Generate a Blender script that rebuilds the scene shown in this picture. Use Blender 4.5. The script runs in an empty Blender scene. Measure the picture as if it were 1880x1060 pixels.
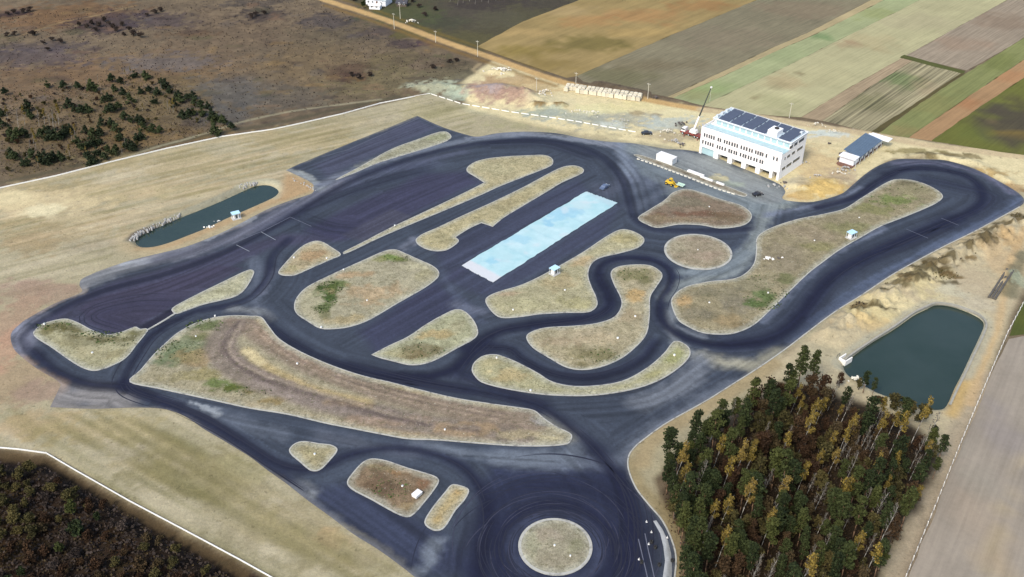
import bpy, math, random
import numpy as np
from mathutils import Vector, Matrix, geometry

random.seed(7)
RNG = np.random.default_rng(11)
scene = bpy.context.scene
COL = scene.collection
R = math.radians

# ------------------------------------------------------------------ camera model (metres, ground z = 0)
FPX, PITCH, CAMH = 1850.0, R(34.0), 180.0
cp, sp = math.cos(PITCH), math.sin(PITCH)

def P(u, v, z=0.0):
    """surveyed point of the site plan -> ground position in metres"""
    x = (u - 940) / FPX; y = (530 - v) / FPX
    t = (CAMH - z) / (sp - y * cp)
    return (x * t, t * (cp + y * sp))

def PP(pts, z=0.0):
    return [P(p[0], p[1], z) for p in pts]

cam = bpy.data.cameras.new("camera"); cam.sensor_width = 36.0; cam.lens = FPX / 1880 * 36.0
cam.clip_start = 1.0; cam.clip_end = 20000
co = bpy.data.objects.new("camera", cam); COL.objects.link(co)
co.location = (0, 0, CAMH); co.rotation_euler = (R(90) - PITCH, 0, 0)
scene.camera = co

# ------------------------------------------------------------------ light
SUN_AZ = math.atan2(-0.55, -0.83); SUN_EL = R(46)
w = bpy.data.worlds.new("World"); scene.world = w; w.use_nodes = True
nt = w.node_tree; nt.nodes.clear()
out = nt.nodes.new("ShaderNodeOutputWorld"); bg = nt.nodes.new("ShaderNodeBackground")
sky = nt.nodes.new("ShaderNodeTexSky"); sky.sky_type = 'NISHITA'; sky.sun_disc = False
sky.sun_elevation = SUN_EL; sky.sun_rotation = SUN_AZ
bg.inputs[1].default_value = 0.13; sky.dust_density = 2.5; sky.air_density = 1.0; sky.ozone_density = 0.6
nt.links.new(sky.outputs[0], bg.inputs[0]); nt.links.new(bg.outputs[0], out.inputs[0])
sl = bpy.data.lights.new("sun", 'SUN'); sl.energy = 1.5; sl.angle = R(16); sl.color = (1.0, 0.97, 0.90)
so = bpy.data.objects.new("sun", sl); COL.objects.link(so)
sd = Vector((math.sin(SUN_AZ) * math.cos(SUN_EL), math.cos(SUN_AZ) * math.cos(SUN_EL), math.sin(SUN_EL)))
so.rotation_euler = sd.to_track_quat('Z', 'Y').to_euler(); so.location = (0, 0, 300)
scene.view_settings.view_transform = 'Standard'; scene.view_settings.look = 'None'
scene.view_settings.exposure = 0.96; scene.view_settings.gamma = 1.0
scene.cycles.max_bounces = 5; scene.cycles.diffuse_bounces = 2

KALB = 0.53          # albedo = seen linear colour * KALB (exposure of the photograph)
def lin(c):
    c = np.asarray(c, float) / 255.0
    return np.where(c <= 0.04045, c / 12.92, ((c + 0.055) / 1.055) ** 2.4)
def S(r, g, b):
    return np.minimum(lin((r, g, b)) * KALB, 0.85)

# ------------------------------------------------------------------ object helpers
def tag(o, label=None, cat=None, group=None, kind=None):
    if label: o['label'] = label
    if cat: o['category'] = cat
    if group: o['group'] = group
    if kind: o['kind'] = kind
    return o

def link(name, me, parent=None, mats=()):
    o = bpy.data.objects.new(name, me); COL.objects.link(o)
    if parent is not None: o.parent = parent
    if me is not None and not me.materials:
        for m in mats: me.materials.append(m)
    return o

def empty(name, loc, rz=0.0):
    o = bpy.data.objects.new(name, None); COL.objects.link(o)
    o.location = loc; o.rotation_euler = (0, 0, rz); o.empty_display_size = 0.5
    return o

def children(o, of={}):
    return [c for c in COL.objects if c.parent is o]

def copy_tree(o, kids, parent=None):
    """kids: {object: [children]} built beforehand"""
    c = o.copy(); COL.objects.link(c)
    c.parent = parent
    for k in kids.get(o, ()): copy_tree(k, kids, c)
    return c

class MB:
    """collects boxes, prisms, tubes and cards, builds one mesh"""
    def __init__(s): s.v = []; s.f = []; s.m = []
    def add(s, vs, fs, mi=0):
        n = len(s.v); s.v += [tuple(map(float, p)) for p in vs]
        s.f += [tuple(n + i for i in f) for f in fs]; s.m += [mi] * len(fs)
        return s
    def box(s, x0, x1, y0, y1, z0, z1, mi=0, top=None):
        x0, x1 = sorted((x0, x1)); y0, y1 = sorted((y0, y1))
        t = top or (0, 0, 0, 0)      # inset of the top face: x0,x1,y0,y1
        vs = [(x0, y0, z0), (x1, y0, z0), (x1, y1, z0), (x0, y1, z0),
              (x0 + t[0], y0 + t[2], z1), (x1 - t[1], y0 + t[2], z1), (x1 - t[1], y1 - t[3], z1), (x0 + t[0], y1 - t[3], z1)]
        return s.add(vs, [(0, 3, 2, 1), (4, 5, 6, 7), (0, 1, 5, 4), (1, 2, 6, 5), (2, 3, 7, 6), (3, 0, 4, 7)], mi)
    def tube(s, a, b, r0, r1=None, n=8, mi=0, caps=True):
        a = Vector(a); b = Vector(b); r1 = r0 if r1 is None else r1
        d = (b - a).normalized(); q = d.to_track_quat('Z', 'Y')
        vs = []
        for c, r in ((a, r0), (b, r1)):
            for k in range(n):
                an = 2 * math.pi * k / n
                vs.append(c + q @ Vector((r * math.cos(an), r * math.sin(an), 0)))
        fs = [(k, (k + 1) % n, n + (k + 1) % n, n + k) for k in range(n)]
        if caps: fs += [tuple(range(n))[::-1], tuple(range(n, 2 * n))]
        return s.add(vs, fs, mi)
    def path(s, pts, radii, n=6, mi=0):
        for (a, b, r0, r1) in zip(pts[:-1], pts[1:], radii[:-1], radii[1:]): s.tube(a, b, r0, r1, n, mi)
        return s
    def prism(s, poly, z0, z1, mi=0):
        n = len(poly)
        vs = [(x, y, z0) for x, y in poly] + [(x, y, z1) for x, y in poly]
        return s.add(vs, [tuple(range(n))[::-1], tuple(range(n, 2 * n))] + [(k, (k + 1) % n, n + (k + 1) % n, n + k) for k in range(n)], mi)
    def mesh(s, name, smooth=False):
        me = bpy.data.meshes.new(name); me.from_pydata(s.v, [], s.f)
        if any(s.m): me.polygons.foreach_set('material_index', s.m)
        if smooth: me.polygons.foreach_set('use_smooth', [True] * len(s.f))
        me.update(); return me
    def build(s, name, mat, parent=None, smooth=False):
        return link(name, s.mesh(name, smooth), parent, mat if isinstance(mat, (list, tuple)) else [mat])

# ------------------------------------------------------------------ numpy value noise
def _hash(ix, iy, seed):
    h = (ix * 374761393 + iy * 668265263 + seed * 1442695041) & 0x7fffffff
    h = ((h ^ (h >> 13)) * 1274126177) & 0x7fffffff
    return ((h ^ (h >> 16)) & 0xffff) / 65535.0
def vnoise(x, y, seed=0):
    ix = np.floor(x).astype(np.int64); iy = np.floor(y).astype(np.int64)
    fx = x - ix; fy = y - iy; fx = fx * fx * (3 - 2 * fx); fy = fy * fy * (3 - 2 * fy)
    a = _hash(ix, iy, seed); b = _hash(ix + 1, iy, seed); c = _hash(ix, iy + 1, seed); d = _hash(ix + 1, iy + 1, seed)
    return (a * (1 - fx) + b * fx) * (1 - fy) + (c * (1 - fx) + d * fx) * fy
def fbm(x, y, seed=0, octv=3):
    s = 0; a = 0.5; t = 0
    for k in range(octv):
        s = s + a * vnoise(x * 2 ** k + 17.3 * k, y * 2 ** k - 9.1 * k, seed + k); t += a; a *= 0.55
    return s / t            # 0..1
def sstep(a, b, x):
    t = np.clip((x - a) / (b - a), 0, 1); return t * t * (3 - 2 * t)
def dist_line(x, y, pts, closed=False):
    d = np.full(x.shape, 1e9)
    seg = list(zip(pts[:-1], pts[1:])) + ([(pts[-1], pts[0])] if closed else [])
    for (ax, ay), (bx, by) in seg:
        dx, dy = bx - ax, by - ay; L = dx * dx + dy * dy + 1e-12
        t = np.clip(((x - ax) * dx + (y - ay) * dy) / L, 0, 1)
        d = np.minimum(d, (x - ax - t * dx) ** 2 + (y - ay - t * dy) ** 2)
    return np.sqrt(d)
def inside(x, y, pts):
    r = np.zeros(x.shape, bool)
    for (ax, ay), (bx, by) in zip(pts, pts[1:] + pts[:1]):
        if ay == by: continue
        c = ((ay > y) != (by > y)) & (x < (bx - ax) * (y - ay) / (by - ay) + ax)
        r ^= c
    return r
def sdist(x, y, pts):
    d = dist_line(x, y, pts, True); return np.where(inside(x, y, pts), d, -d)      # positive inside

def smooth_closed(pts, sub=5):
    """Catmull-Rom through the points; a third value 1 keeps the corner sharp"""
    o = []; n = len(pts)
    for i in range(n):
        p0, p1, p2, p3 = (np.array(pts[(i + k) % n][:2], float) for k in (-1, 0, 1, 2))
        s1 = len(pts[i]) > 2; s2 = len(pts[(i + 1) % n]) > 2
        m1 = (p2 - p1) if s1 else (p2 - p0) / 2
        m2 = (p2 - p1) if s2 else (p3 - p1) / 2
        L = np.linalg.norm(p2 - p1) + 1e-9
        for m in (m1, m2):
            l = np.linalg.norm(m)
            if l > 1.3 * L: m *= 1.3 * L / l
        for k in range(sub):
            t = k / sub
            o.append(tuple((2 * t**3 - 3 * t**2 + 1) * p1 + (t**3 - 2 * t**2 + t) * m1 + (-2 * t**3 + 3 * t**2) * p2 + (t**3 - t**2) * m2))
    return o
def smooth_open(pts, sub=6):
    pts = [np.array(p[:2], float) for p in pts]; o = []
    q = [2 * pts[0] - pts[1]] + pts + [2 * pts[-1] - pts[-2]]
    for i in range(1, len(q) - 2):
        p0, p1, p2, p3 = q[i - 1:i + 3]
        for k in range(sub):
            t = k / sub
            o.append(tuple(0.5 * (2 * p1 + (p2 - p0) * t + (2 * p0 - 5 * p1 + 4 * p2 - p3) * t * t + (3 * p1 - p0 - 3 * p2 + p3) * t**3)))
    o.append(tuple(pts[-1])); return o

class Paint:
    """material zones of a ground surface (what the ground is made of), per vertex"""
    def __init__(s, x, y, base):
        s.x, s.y = x, y; s.c = np.tile(np.asarray(base, float), (len(x), 1))
        s.n1 = fbm(x / 9, y / 9, 3) - 0.5; s.n2 = fbm(x / 2.2, y / 2.2, 9, 4) - 0.5
    def mix(s, idx, wgt, col):
        wgt = np.clip(wgt, 0, 1)[:, None]; s.c[idx] = s.c[idx] * (1 - wgt) + np.asarray(col) * wgt
    def _sel(s, pts, m):
        a = np.array(pts)
        return np.nonzero((s.x > a[:, 0].min() - m) & (s.x < a[:, 0].max() + m) & (s.y > a[:, 1].min() - m) & (s.y < a[:, 1].max() + m))[0]
    def poly(s, px, col, feather=1.0, k=1.0, warp=0.0, fine=0.0):
        pts = PP(px); i = s._sel(pts, feather * 2 + warp)
        if not len(i): return
        d = sdist(s.x[i], s.y[i], pts) + warp * 2 * s.n1[i] + fine * 2 * s.n2[i]
        s.mix(i, k * sstep(-feather, feather, d), col)
    def line(s, px, col, width, feather=1.0, k=1.0, warp=0.0, fine=0.0, smooth=True):
        pts = PP(smooth_open(px) if smooth else px); i = s._sel(pts, width + feather * 2 + warp)
        if not len(i): return
        d = width / 2 - dist_line(s.x[i], s.y[i], pts) + warp * 2 * s.n1[i] + fine * 2 * s.n2[i]
        s.mix(i, k * sstep(-feather, feather, d), col)
    def blob(s, u, v, ru, rv, col, k=1.0, warp=0.35, rot=0.0):
        cx, cy = P(u, v); rx = abs(P(u + ru, v)[0] - cx); ry = abs(P(u, v - rv)[1] - P(u, v + rv)[1]) / 2
        m = 1.8 * max(rx, ry)
        i = np.nonzero((abs(s.x - cx) < m) & (abs(s.y - cy) < m))[0]
        if not len(i): return
        dx = s.x[i] - cx; dy = s.y[i] - cy; c, sn = math.cos(rot), math.sin(rot)
        dx, dy = dx * c + dy * sn, -dx * sn + dy * c
        r = np.sqrt((dx / rx) ** 2 + (dy / ry) ** 2) + warp * 2 * (s.n1[i] + 1.5 * s.n2[i])
        s.mix(i, k * (1 - sstep(0.5, 1.08, r)), col)
    def mottle(s, amp, scale, seed, tint=(1, 1, 1)):
        n = (fbm(s.x / scale, s.y / scale, seed, 4) - 0.5) * 2
        s.c *= 1 + amp * n[:, None] * np.asarray(tint)
        s.c = np.clip(s.c, 0.004, 0.9)

def set_col(me, c):
    a = me.attributes.new("ground_colour", 'FLOAT_COLOR', 'POINT')
    buf = np.ones((len(c), 4), np.float32); buf[:, :3] = c
    a.data.foreach_set('color', buf.ravel())

def sheet(name, outline, spacing, zf, paint, mat, parent=None, jit=0.25):
    """a filled outline (metres) with interior points, z from zf(x, y, edge distance)"""
    a = np.array(outline)
    gx = np.arange(a[:, 0].min(), a[:, 0].max() + spacing, spacing); gy = np.arange(a[:, 1].min(), a[:, 1].max() + spacing, spacing)
    X, Y = [q.ravel() for q in np.meshgrid(gx, gy)]
    X = X + RNG.uniform(-jit, jit, X.shape) * spacing; Y = Y + RNG.uniform(-jit, jit, Y.shape) * spacing
    m = inside(X, Y, [tuple(p) for p in outline]); X, Y = X[m], Y[m]
    d = dist_line(X, Y, [tuple(p) for p in outline], True); m = d > spacing * 0.45; X, Y = X[m], Y[m]
    pts = [Vector(p[:2]) for p in outline] + [Vector((float(p), float(q))) for p, q in zip(X, Y)]
    n = len(outline)
    r = geometry.delaunay_2d_cdt(pts, [(i, (i + 1) % n) for i in range(n)], [], 1, 1e-4)
    v = np.array([(p.x, p.y) for p in r[0]])
    if v.size == 0: return None
    x, y = v[:, 0], v[:, 1]
    z = zf(x, y, dist_line(x, y, [tuple(p) for p in outline], True)) if callable(zf) else np.full(x.shape, zf)
    me = bpy.data.meshes.new(name)
    me.from_pydata(np.stack([x, y, z], 1).tolist(), [], r[2])
    fl = [p.normal.z for p in me.polygons]
    if fl and np.mean(fl) < 0: me.flip_normals()
    me.polygons.foreach_set('use_smooth', [True] * len(me.polygons)); me.update()
    if paint is not None: set_col(me, paint(x, y))
    return link(name, me, parent, [mat])

# ------------------------------------------------------------------ materials
def new_mat(name):
    m = bpy.data.materials.new(name); m.use_nodes = True
    t = m.node_tree; b = t.nodes.get("Principled BSDF")
    return m, t, b
def N(t, typ, **kw):
    n = t.nodes.new(typ)
    for k, v in kw.items(): setattr(n, k, v)
    return n
def noise_node(t, vec, scale, detail=3.0, rough=0.6, dist=0.0):
    n = N(t, "ShaderNodeTexNoise"); n.inputs["Scale"].default_value = scale; n.inputs["Detail"].default_value = detail
    n.inputs["Roughness"].default_value = rough; n.inputs["Distortion"].default_value = dist
    t.links.new(vec, n.inputs["Vector"]); return n.outputs["Fac"]
def math_node(t, op, a, b):
    n = N(t, "ShaderNodeMath", operation=op)
    for i, q in enumerate((a, b)):
        if isinstance(q, (int, float)): n.inputs[i].default_value = q
        else: t.links.new(q, n.inputs[i])
    return n.outputs[0]
def scaled(t, col, fac):
    n = N(t, "ShaderNodeVectorMath", operation='SCALE'); t.links.new(col, n.inputs[0]); t.links.new(fac, n.inputs["Scale"]); return n.outputs[0]
def mixc(t, fac, a, b):
    n = N(t, "ShaderNodeMix", data_type='RGBA')
    if isinstance(fac, (int, float)): n.inputs[0].default_value = fac
    else: t.links.new(fac, n.inputs[0])
    for i, q in ((6, a), (7, b)):
        if hasattr(q, 'links'): t.links.new(q, n.inputs[i])
        else: n.inputs[i].default_value = (*q, 1)
    return n.outputs[2]
def ramp(t, f, lo, hi):
    n = N(t, "ShaderNodeMapRange"); n.inputs[1].default_value = lo; n.inputs[2].default_value = hi
    t.links.new(f, n.inputs[0]); return n.outputs[0]
def pos(t):
    return N(t, "ShaderNodeNewGeometry").outputs["Position"]

def ground_mat(name, octs, rough=0.95, speck=None, bump=0.0, stretch=None, spec=0.2):
    """zone colour x noise; octs = [(scale per metre, amplitude)]; speck = (scale, threshold, colour, strength); stretch = (angle, ratio, scale, amp)"""
    m, t, b = new_mat(name); p = pos(t)
    at = N(t, "ShaderNodeAttribute"); at.attribute_name = "ground_colour"
    f = None
    for sc, amp in octs:
        n = math_node(t, 'MULTIPLY', math_node(t, 'SUBTRACT', noise_node(t, p, sc), 0.5), amp * 2)
        f = n if f is None else math_node(t, 'ADD', f, n)
    if stretch:
        mp = N(t, "ShaderNodeMapping", vector_type='TEXTURE'); mp.inputs["Rotation"].default_value = (0, 0, stretch[0]); mp.inputs["Scale"].default_value = (stretch[1], 1.0, 1.0)
        t.links.new(p, mp.inputs["Vector"])
        n = math_node(t, 'MULTIPLY', math_node(t, 'SUBTRACT', noise_node(t, mp.outputs[0], stretch[2], 3.0, 0.65), 0.5), stretch[3] * 2)
        f = math_node(t, 'ADD', f, n)
    f = math_node(t, 'MAXIMUM', math_node(t, 'ADD', f, 1.0), 0.15)
    c = scaled(t, at.outputs["Color"], f)
    if speck:
        for sc, th, col, st in speck:
            k = math_node(t, 'MULTIPLY', ramp(t, noise_node(t, p, sc, 2.0), th, th + 0.07), st)
            c = mixc(t, k, c, tuple(col))
    t.links.new(c, b.inputs["Base Color"]); b.inputs["Roughness"].default_value = rough; b.inputs["Specular IOR Level"].default_value = spec
    if bump:
        bn = N(t, "ShaderNodeBump"); bn.inputs["Strength"].default_value = 0.8; bn.inputs["Distance"].default_value = bump
        t.links.new(noise_node(t, p, 0.9, 4.0, 0.7), bn.inputs["Height"]); t.links.new(bn.outputs[0], b.inputs["Normal"])
    return m

def flat_mat(name, col, rough=0.7, amp=0.12, scale=2.0, metal=0.0, spec=0.4, stain=None, rand=0.0):
    """one base colour with procedural wear; stain = (colour, scale, threshold)"""
    m, t, b = new_mat(name); tc = N(t, "ShaderNodeTexCoord").outputs["Object"]
    rgb = N(t, "ShaderNodeRGB"); rgb.outputs[0].default_value = (*col, 1)
    f = math_node(t, 'ADD', math_node(t, 'MULTIPLY', math_node(t, 'SUBTRACT', noise_node(t, tc, scale, 4.0), 0.5), 2 * amp), 1.0)
    c = scaled(t, rgb.outputs[0], f)
    if rand:
        oi = N(t, "ShaderNodeObjectInfo").outputs["Random"]
        c = scaled(t, c, math_node(t, 'ADD', math_node(t, 'MULTIPLY', oi, 2 * rand), 1 - rand))
    if stain: c = mixc(t, ramp(t, noise_node(t, tc, stain[1], 4.0), stain[2], stain[2] + 0.15), c, tuple(stain[0]))
    t.links.new(c, b.inputs["Base Color"]); b.inputs["Roughness"].default_value = rough
    b.inputs["Metallic"].default_value = metal; b.inputs["Specular IOR Level"].default_value = spec
    return m

def leaf_mat(name, cols, dead=None, transl=0.25):
    """foliage: colour from a per-leaf random value and a per-plant random value"""
    m, t, b = new_mat(name)
    at = N(t, "ShaderNodeAttribute"); at.attribute_name = "leaf"
    oi = N(t, "ShaderNodeObjectInfo").outputs["Random"]
    c = mixc(t, at.outputs["Fac"], tuple(cols[0]), tuple(cols[1]))
    if len(cols) > 2: c = mixc(t, ramp(t, oi, 0.45, 1.0), c, tuple(cols[2]))
    c = scaled(t, c, math_node(t, 'ADD', math_node(t, 'MULTIPLY', oi, 0.5), 0.55))
    t.links.new(c, b.inputs["Base Color"]); b.inputs["Roughness"].default_value = 0.85; b.inputs["Specular IOR Level"].default_value = 0.15
    return m

# ================================================================== SITE PLAN (traced outlines)
TRACK = [(20,614),(37,595),(51,585),(102,557),(150,537),(146,524),(150,513),(170,503),(190,495),(238,479),(282,468),(339,454),(392,434),(421,421),(450,406),(488,386),
 (526,371),(572,356),(577,349,1),(573,337),(549,324),(525,313,1),(548,302),(558,298),(596,282),(650,260),(705,238),(766,213,1),(813,234),(861,249),(881,251),(912,245),(964,242),(1022,245),
 (1073,255),(1124,261),(1158,263),(1190,268),(1226,274),(1262,276),(1300,284),(1360,308),(1430,338),(1442,352),(1436,364),(1448,369),(1492,371),(1543,357),(1563,342),(1586,322),(1608,307),(1631,297),(1654,292),(1700,293),(1737,295),
 (1788,310),(1832,332),(1866,352),(1880,366),(1876,377),(1838,398),(1788,425),(1737,450),(1686,477),(1635,506),(1584,540),(1533,572),(1482,610),(1448,636),(1400,670),(1342,707),
 (1294,737),(1226,775),(1185,804),(1165,821),(1154,839),(1154,863),(1168,897),(1192,928),(1215,955),(1232,989),(1240,1025),(1236,1075),(1205,1130),(1150,1175),(1080,1205),(1000,1215),
 (920,1190),(840,1125),(762,1060),(698,1012),(650,982),(609,951),(562,917),(528,890),(494,866),(460,840),(441,828),(408,808),(374,788),(345,768),(318,756),(289,750),(238,749),(170,751),
 (92,748,1),(112,707,1),(102,697),(72,680),(45,660),(25,640)]

ISLES = {
 'a': [(61,612),(72,600),(85,593),(119,586),(143,593),(170,607),(197,615),(224,610),(248,601),(258,605),(268,604),(272,608),(251,635),(234,656),(214,669),(180,681),(156,678),(129,663),(95,639),(68,622)],
 'b': [(316,567),(357,544),(408,519),(445,501),(461,496),(467,502),(452,530),(435,544),(408,552),(374,560),(340,572),(323,577)],
 'c': [(238,702),(258,680),(282,652),(306,629),(326,612),(357,595),(391,584),(428,580),(460,581),(480,583),(494,600),(511,621),(538,639),(572,656),(613,673),(664,690),(715,702),(766,715),
       (834,731),(902,742),(960,750),(982,755),(998,768),(1020,783),(1039,792),(1049,798),(1050,806),(1042,816),(1005,820),(954,820),(902,817),(800,809),(749,807),(698,798),(647,788),(596,778),(528,762),(460,751),(391,736),(340,725),(289,714)],
 'd': [(511,500),(528,479),(552,455),(575,444),(592,445),(609,455),(626,468),(609,477),(579,490),(548,504),(535,507),(518,506)],
 'e': [(630,464),(671,443),(715,420),(766,396),(817,372),(870,346),(889,336,1),(872,325),(857,315),(861,305),(881,295),(919,289),(971,286),(1002,286),(1015,294),(1012,305),(971,322),(920,342),(885,358),(817,387),(749,415),(698,437),(650,460),(632,467)],
 'f': [(763,442),(775,431),(800,420),(851,396),(902,373),(960,345),(1010,318),(1035,307),(1056,305),(1071,311),(1069,319),(1032,336),(1009,350),(952,384),(926,400),(905,417,1),(884,410,1),(861,421),(837,436,1),(842,445),(820,460),(793,461),(772,453)],
 'g': [(540,564),(545,547),(565,527),(613,503),(664,480),(705,462),(725,459),(742,465),(766,476),(793,488),(806,500),(803,512),(779,530),(732,557),(681,587),(650,599),(623,604),(589,604),(562,589),(545,577)],
 'h': [(682,652,1),(715,635),(749,619),(783,596),(817,577),(837,569),(854,573),(871,591),(878,612),(868,625),(840,640),(806,659),(779,669),(752,671),(725,665),(698,658)],
 'i': [(891,554),(898,544),(920,535),(954,525),(988,510),(1032,486),(1073,462),(1110,437),(1137,423),(1158,424),(1178,434),(1183,444),(1171,456),(1137,466),(1103,474),(1086,486),(1080,506),(1086,527),(1095,547),(1096,563),(1080,574),(1039,575),(988,578),(954,583),(920,584),(902,572)],
 'j': [(966,620),(978,609),(1005,602),(1056,599),(1097,594),(1127,583),(1140,564),(1139,547),(1127,523),(1121,503),(1131,492),(1158,487),(1192,488),(1212,499),(1216,510),(1205,528),(1194,547),(1193,578),(1188,612),(1171,635),(1141,659),(1103,675),(1069,680),(1039,675),(1008,658),(978,639)],
 'k': [(866,680),(871,666),(888,654),(912,652),(936,660),(960,671),(988,686),(1015,702),(1056,710),(1110,707),(1151,697),(1192,673),(1219,649),(1232,632),(1240,627),(1253,630),(1266,641),(1266,656),(1246,677),(1209,700),(1158,717),(1090,727),(1022,727),(971,722),(920,713),(885,703),(872,692)],
 'm': [(1171,401),(1192,386),(1219,369),(1236,354),(1260,348),(1287,354),(1321,366),(1358,377),(1377,390),(1380,401),(1372,411),(1355,417),(1321,420),(1287,414),(1246,413),(1209,419),(1188,413)],
 'n': [(1232,557),(1239,541),(1260,527),(1300,518),(1345,513),(1368,503),(1384,484),(1388,459),(1388,442),(1396,430),(1421,417),(1465,403),(1516,393),(1550,384),(1577,367),(1601,352),(1620,340),(1640,331),(1661,330),(1684,334),(1708,343),(1727,355),(1730,365),(1713,377),(1669,396),(1618,416),(1584,435),(1543,459),(1506,486),(1482,505),(1448,538),(1414,571),(1385,597),(1355,611),(1328,615),(1290,612),(1260,599),(1243,586)],
 'o': [(531,826),(542,815),(559,811),(586,815),(609,818),(620,827),(609,843),(592,861),(579,866),(567,863),(548,847),(535,836)],
 'p': [(637,886),(650,866),(667,849),(684,843),(711,847),(749,860),(793,873),(806,882),(800,897),(776,928),(759,946),(745,950),(722,941),(681,918),(647,900)],
 'q': [(779,960),(793,934),(817,904),(829,891),(844,892),(861,900),(855,917),(837,938),(821,964),(810,974),(794,974)],
 'r': [(616,331),(664,305),(718,275),(766,257),(803,244),(820,243),(829,252),(820,260),(783,273),(698,299),(650,319)],
 's': [(1164,286),(1174,285),(1206,295),(1262,315),(1310,333),(1358,352),(1372,358),(1366,362),(1317,347),(1262,325),(1198,301)],
}
def circle_pts(u, v, rad, n=64):
    cx, cy = P(u, v); return [(cx + rad * math.cos(2 * math.pi * k / n), cy + rad * math.sin(2 * math.pi * k / n)) for k in range(n)]
C_LOW = P(1019.5, 1004); C_UP = P(1282, 462)
ROUND = {'ring_low': circle_pts(1019.5, 1003.5, 8.6), 'ring_up': circle_pts(1281.5, 462.5, 11.4)}

POND_L = [(253,443),(262,435),(287,422),(335,401),(373,386),(411,370),(450,352),(469,344),(488,342),(501,346),(508,353),(501,361),(488,368),(450,385),(411,402),(373,420),(335,435),(306,446),(283,452),(266,453),(256,449)]
POND_R = [(1550,668),(1563,659),(1601,632),(1645,605),(1679,581),(1703,569),(1720,562),(1747,565),(1771,573),(1794,584),(1804,595),(1799,612),(1781,650),(1765,684),(1750,713),(1737,742),(1726,751),(1697,750),(1669,741),(1640,731),(1610,720),(1575,700),(1556,686)]
WATER_Z = -1.0
pond_l = PP(smooth_closed(POND_L), WATER_Z); pond_r = PP(smooth_closed(POND_R), WATER_Z)
track_w = PP(smooth_closed(TRACK, 4))

def terrain_z(x, y):
    z = np.zeros(x.shape)
    for pd, wd in ((pond_l, 2.6), (pond_r, 1.9)):
        a = np.array(pd); i = np.nonzero((x > a[:,0].min()-8) & (x < a[:,0].max()+8) & (y > a[:,1].min()-8) & (y < a[:,1].max()+8))[0]
        d = sdist(x[i], y[i], pd)
        z[i] = np.minimum(z[i], -2.4 * sstep(-wd, 1.6, d))
    n = fbm(x / 3.5, y / 3.5, 21) - 0.5; nf = fbm(x / 1.4, y / 1.4, 33) - 0.5
    def ridge(px, h, wd, nz, steep=1.0):
        pts = PP(px); a = np.array(pts); m = wd * 2
        i = np.nonzero((x > a[:,0].min()-m) & (x < a[:,0].max()+m) & (y > a[:,1].min()-m) & (y < a[:,1].max()+m))[0]
        d = dist_line(x[i], y[i], pts); z[i] += np.clip(1 - d / wd, 0, 1) ** steep * h * (1 + nz * (n[i] + nf[i]))
    ridge([(1525,612),(1600,565),(1670,520),(1740,478),(1800,448),(1862,412)], 2.4, 7.5, 1.6)           # sand bank beside the track
    ridge([(885,172),(915,168),(945,176)], 3.4, 10, 0.5)                                                 # spoil heaps
    ridge([(965,178),(985,185)], 2.5, 8, 0.8)
    ridge([(760,168),(800,162),(850,166)], 1.8, 7, 1.0)
    ridge([(905,133),(935,132)], 1.0, 4, 1.5)
    ridge([(980,196),(1032,194)], 1.8, 3.2, 0.4)
    ridge([(1470,345),(1510,345),(1530,338)], 1.6, 8, 1.0)
    ridge([(1100,155),(1180,172)], 1.0, 4, 1.2)
    ridge([(0,846),(40,848),(90,858),(140,888),(240,950),(340,1010),(430,1062)], -1.6, 4.0, 0.5)         # ditch below the bank
    ridge([(1640,300),(1700,285),(1790,300),(1850,335)], 0.9, 4, 1.4)
    ridge([(1820,553),(1855,497)], 0.7, 2.2, 1.0)
    ridge([(1880,420),(1860,470),(1840,520)], 0.5, 5, 2.0)
    return z

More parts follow.
